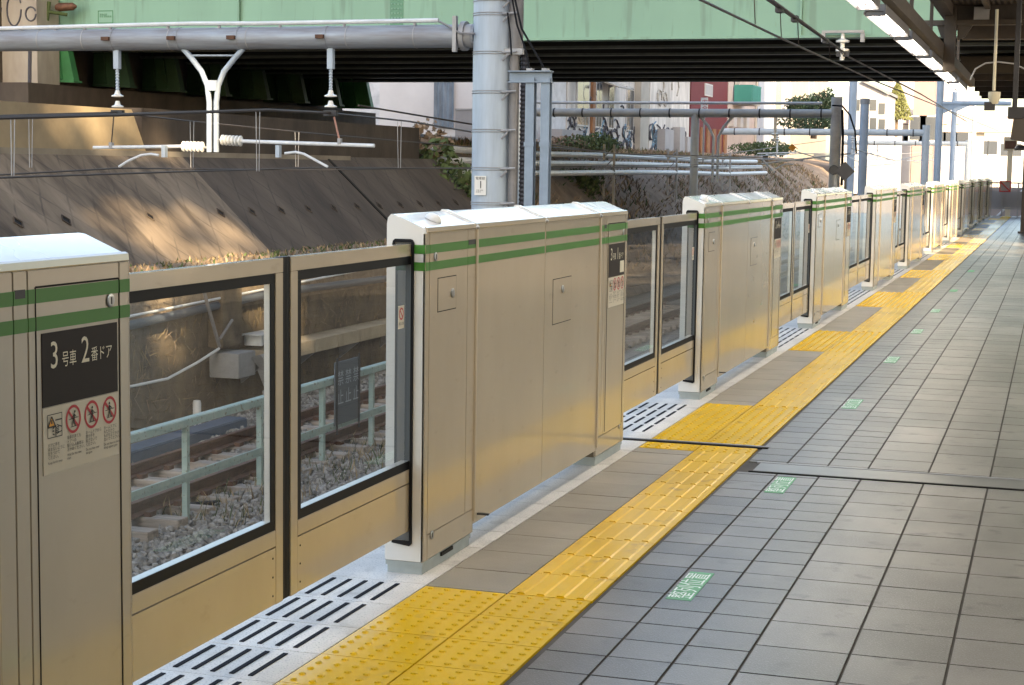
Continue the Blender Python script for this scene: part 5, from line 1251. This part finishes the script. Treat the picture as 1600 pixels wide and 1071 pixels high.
for a, b in (((1040,244),(1255,251)),((1190,256),(1330,240))): MB().tube([ony(*a,61)-o, ony(*b,61)-o], .035, 6).build('registration_arm', M['whitepipe'], e)
MB().tube([ony(1212,264,61)-o, ony(1226,257,61)-o, ony(1240,257,61)-o], .03, 6).build('steady_arm', M['whitepipe'], e)
MB().tube([ony(1190,249,60.5)-o, ony(1210,270,60.5)-o], .04, 6).build('stay', M['whitepipe'], e)
# pulley on wire
tag(MB().box(-.10,.10,-.03,.03,-.10,.10,Matrix.Rotation(R(40),4,'Y')).build('warning_plate', M['orange'], loc=ony(1238,231,60.5)), 'small orange plate hanging under the second gantry beam', 'marker plate')
far_gantry(78, 1128, 1447, 208, .15, 'third catenary gantry, blue grey pipe beam below and behind the second', .17, 196)
far_gantry(100, 1318, 1512, 225, .13, 'fourth catenary gantry, low blue pipe beam farther along', .12, 219)
for i, (Y, px, w_, top, bpy_, bpx, lab) in enumerate(((80,1331,.19,118,None,None,'tall blue grey mast right of the whitish post'),(66,1350,.17,163,None,None,'grey mast with cap beside the tall blue one'),(76,1467,.155,118,162,1580,'blue mast with the upper beam reaching right'),(92,1490,.14,144,161,1572,'second blue mast right of the first beam'),(112,1522,.13,162,181,1600,'third blue mast with the lower beam reaching right'))):
    b_ = ony(px,200,Y); e = empty('catenary_mast', (b_.x,Y,ZB), lab, 'mast', 'far catenary masts beyond the bridge')
    MB().tube([(0,0,0),(0,0,ony(px,top,Y).z-ZB)], w_, 14).build('shaft', M['masts'], e, smooth=True)
    if bpy_:
        z_ = ony(px,bpy_,Y).z-ZB; X = ony(bpx,bpy_,Y).x-b_.x; MB().tube([(0,0,z_),(X,0,z_)], .10, 10).build('beam', M['masts'], e, smooth=True)
        MB().prism([(w_*.9,z_-.45),(w_*.9,z_+.1),(.9,z_+.08),(.9,z_-.08)], 'y', -.06, .06).build('gusset', M['masts'], e)
    else: MB().lathe([(0,w_*1.1),(.2,w_*1.1)], (0,0,ony(px,top,Y).z-ZB), (0,0,1), 14).build('cap', M['galvbox'], e)
# trackside signal pieces close to the fourth housing
e = empty('diamond_marker', (ony(1320,300,42).x, 42, -1.5), 'black diamond shaped marker board on a post above the housings', 'marker board')
c = ony(1320,268,42)-e.location; MB().box(-.17,.17,-.02,.02,-.17,.17,Matrix.Translation(c) @ Matrix.Rotation(R(45),4,'Y')).build('board', M['blackbox'], e); MB().box(-.03,.03,.03,.08,0,c.z).build('post', M['darksteel'], e)
e = empty('trackside_horn', (ony(1303,290,45).x, 45, -1.5), 'round black horn speaker on a post beside the diamond marker', 'horn')
c = ony(1303,266,45)-e.location; MB().lathe([(0,.05),(.15,.07),(.28,.13),(.30,.12)], c+Vector((0,.25,0)), (0,-1,0), 16).build('horn', M['blackbox'], e, smooth=True); MB().box(-.04,.04,.25,.31,0,c.z+.1).build('post', M['galvbox'], e)
e = empty('banner_sign', (ony(1100,170,64).x, 64, 3.0), 'white board with red characters in front of the red building', 'sign')
a_, b_ = ony(1095,175,64)-e.location, ony(1106,153,64)-e.location
MB().box(a_.x,b_.x,-.03,.03,a_.z,b_.z).build('board', M['white'], e); text_obj('安\n全', .24, Mfront(a_.x+.04,-.035,b_.z-.27), 'lettering', M['signred'], e); MB().box(-.03,.03,.04,.1,-1.2,a_.z+.2).build('post', M['galvbox'], e)
for pts, lab in (([(1020,226,55),(1100,220,60),(1190,222,70)],'long pale cable over the pipes toward the second gantry'),):
    pass

# ================================================================== ADDED OFF-FRAME BLOCKERS THAT SHAPE SUN AND SHADE
of = empty('building', (9.5, -20, ZB), 'tall slotted slab added to shape the sun patches, right of the platform, outside the frame', 'building')
def ob(y0, y1, z0, z1, nm='wall', x0=9.0, x1=9.8): MB().box(x0-9.5, x1-9.5, y0+20, y1+20, z0-ZB, z1-ZB).build(nm, M['bconc'], of)
def op(pts, nm, x0=9.0, x1=9.5): MB().prism([(y+20, z-ZB) for y, z in pts], 'x', x0-9.5, x1-9.5).build(nm, M['bconc'], of)  # added unseen slab pieces, openings between them throw the sun patches
op([(-42,ZB),(-11.2,ZB),(-11.1,17.4),(-11.9,19.5),(-12.9,20.9),(-14.1,23.9),(-14.2,56),(-42,56)], 'wall')
op([(-6.0,ZB),(9,ZB),(9,56),(-10.4,56),(-10.3,23.9),(-8.8,20.95),(-7.2,19.5),(-6.1,18.3)], 'wall')
op([(-11.19,ZB),(-6.01,ZB),(-6.1,16.6),(-7.0,17.5),(-11.09,17.5)], 'blocker_sill'); op([(-14.09,24.0),(-10.31,24.0),(-10.41,56),(-14.19,56)], 'blocker_top')
op([(-13.2,21.3),(-9.1,21.3),(-9.9,22.3),(-13.5,22.3)], 'blocker_bar'); op([(-6.15,16.14),(-6.15,16.9),(-13.2,21.15),(-13.2,20.39)], 'blocker_slant', 9.51, 9.9); op([(-10.8,17.4),(-9.1,17.4),(-9.1,18.5),(-10.8,19.3)], 'blocker_post', 9.505, 9.8)  # bars added across the openings to shade slope, beam and drop arm
op([(9.01,13),(25,13),(25,56),(9.01,56)], 'blocker_top')  # added block above the gap, keeps sun off the front girder
of2 = empty('building', (9.5, 25.1, ZB), 'second slab added to shade the embankment, farther along the right side, outside the frame', 'building')
MB().box(-0.5, 0.3, 0, 55, 0, 42).build('wall', M['bconc'], of2)  # added unseen slab that shades the far embankment
def offtree(x, y, zc_, r, rz, n, sz, label):  # trees added out of view to dapple the sunlight
    e = empty('tree', (x, y, ZB), label, 'tree'); mb = MB()
    for k in range(5):
        a = k*1.3; crown(mb, (r*.5*math.cos(a), r*.6*math.sin(a), zc_-ZB+rz*.5*math.sin(k*2.1)), r*.55, rz*.5, n, sz)
    mb.build('crown', M['leafdry'], e); MB().tube([(0,0,0),(0.1,0,(zc_-rz-ZB)*0.9)], [0.22,0.12], 8).build('trunk', M['bark'], e)
offtree(8.0, -9.0, 20.6, 3.4, 3.4, 46, 0.36, 'thin bare tree added before the slotted slab to mottle the sun patches, outside the frame')
offtree(8.2, 16.5, 8.5, 5.2, 4.4, 150, 0.34, 'half bare tree added between the blocking slabs to dapple the sun, outside the frame')
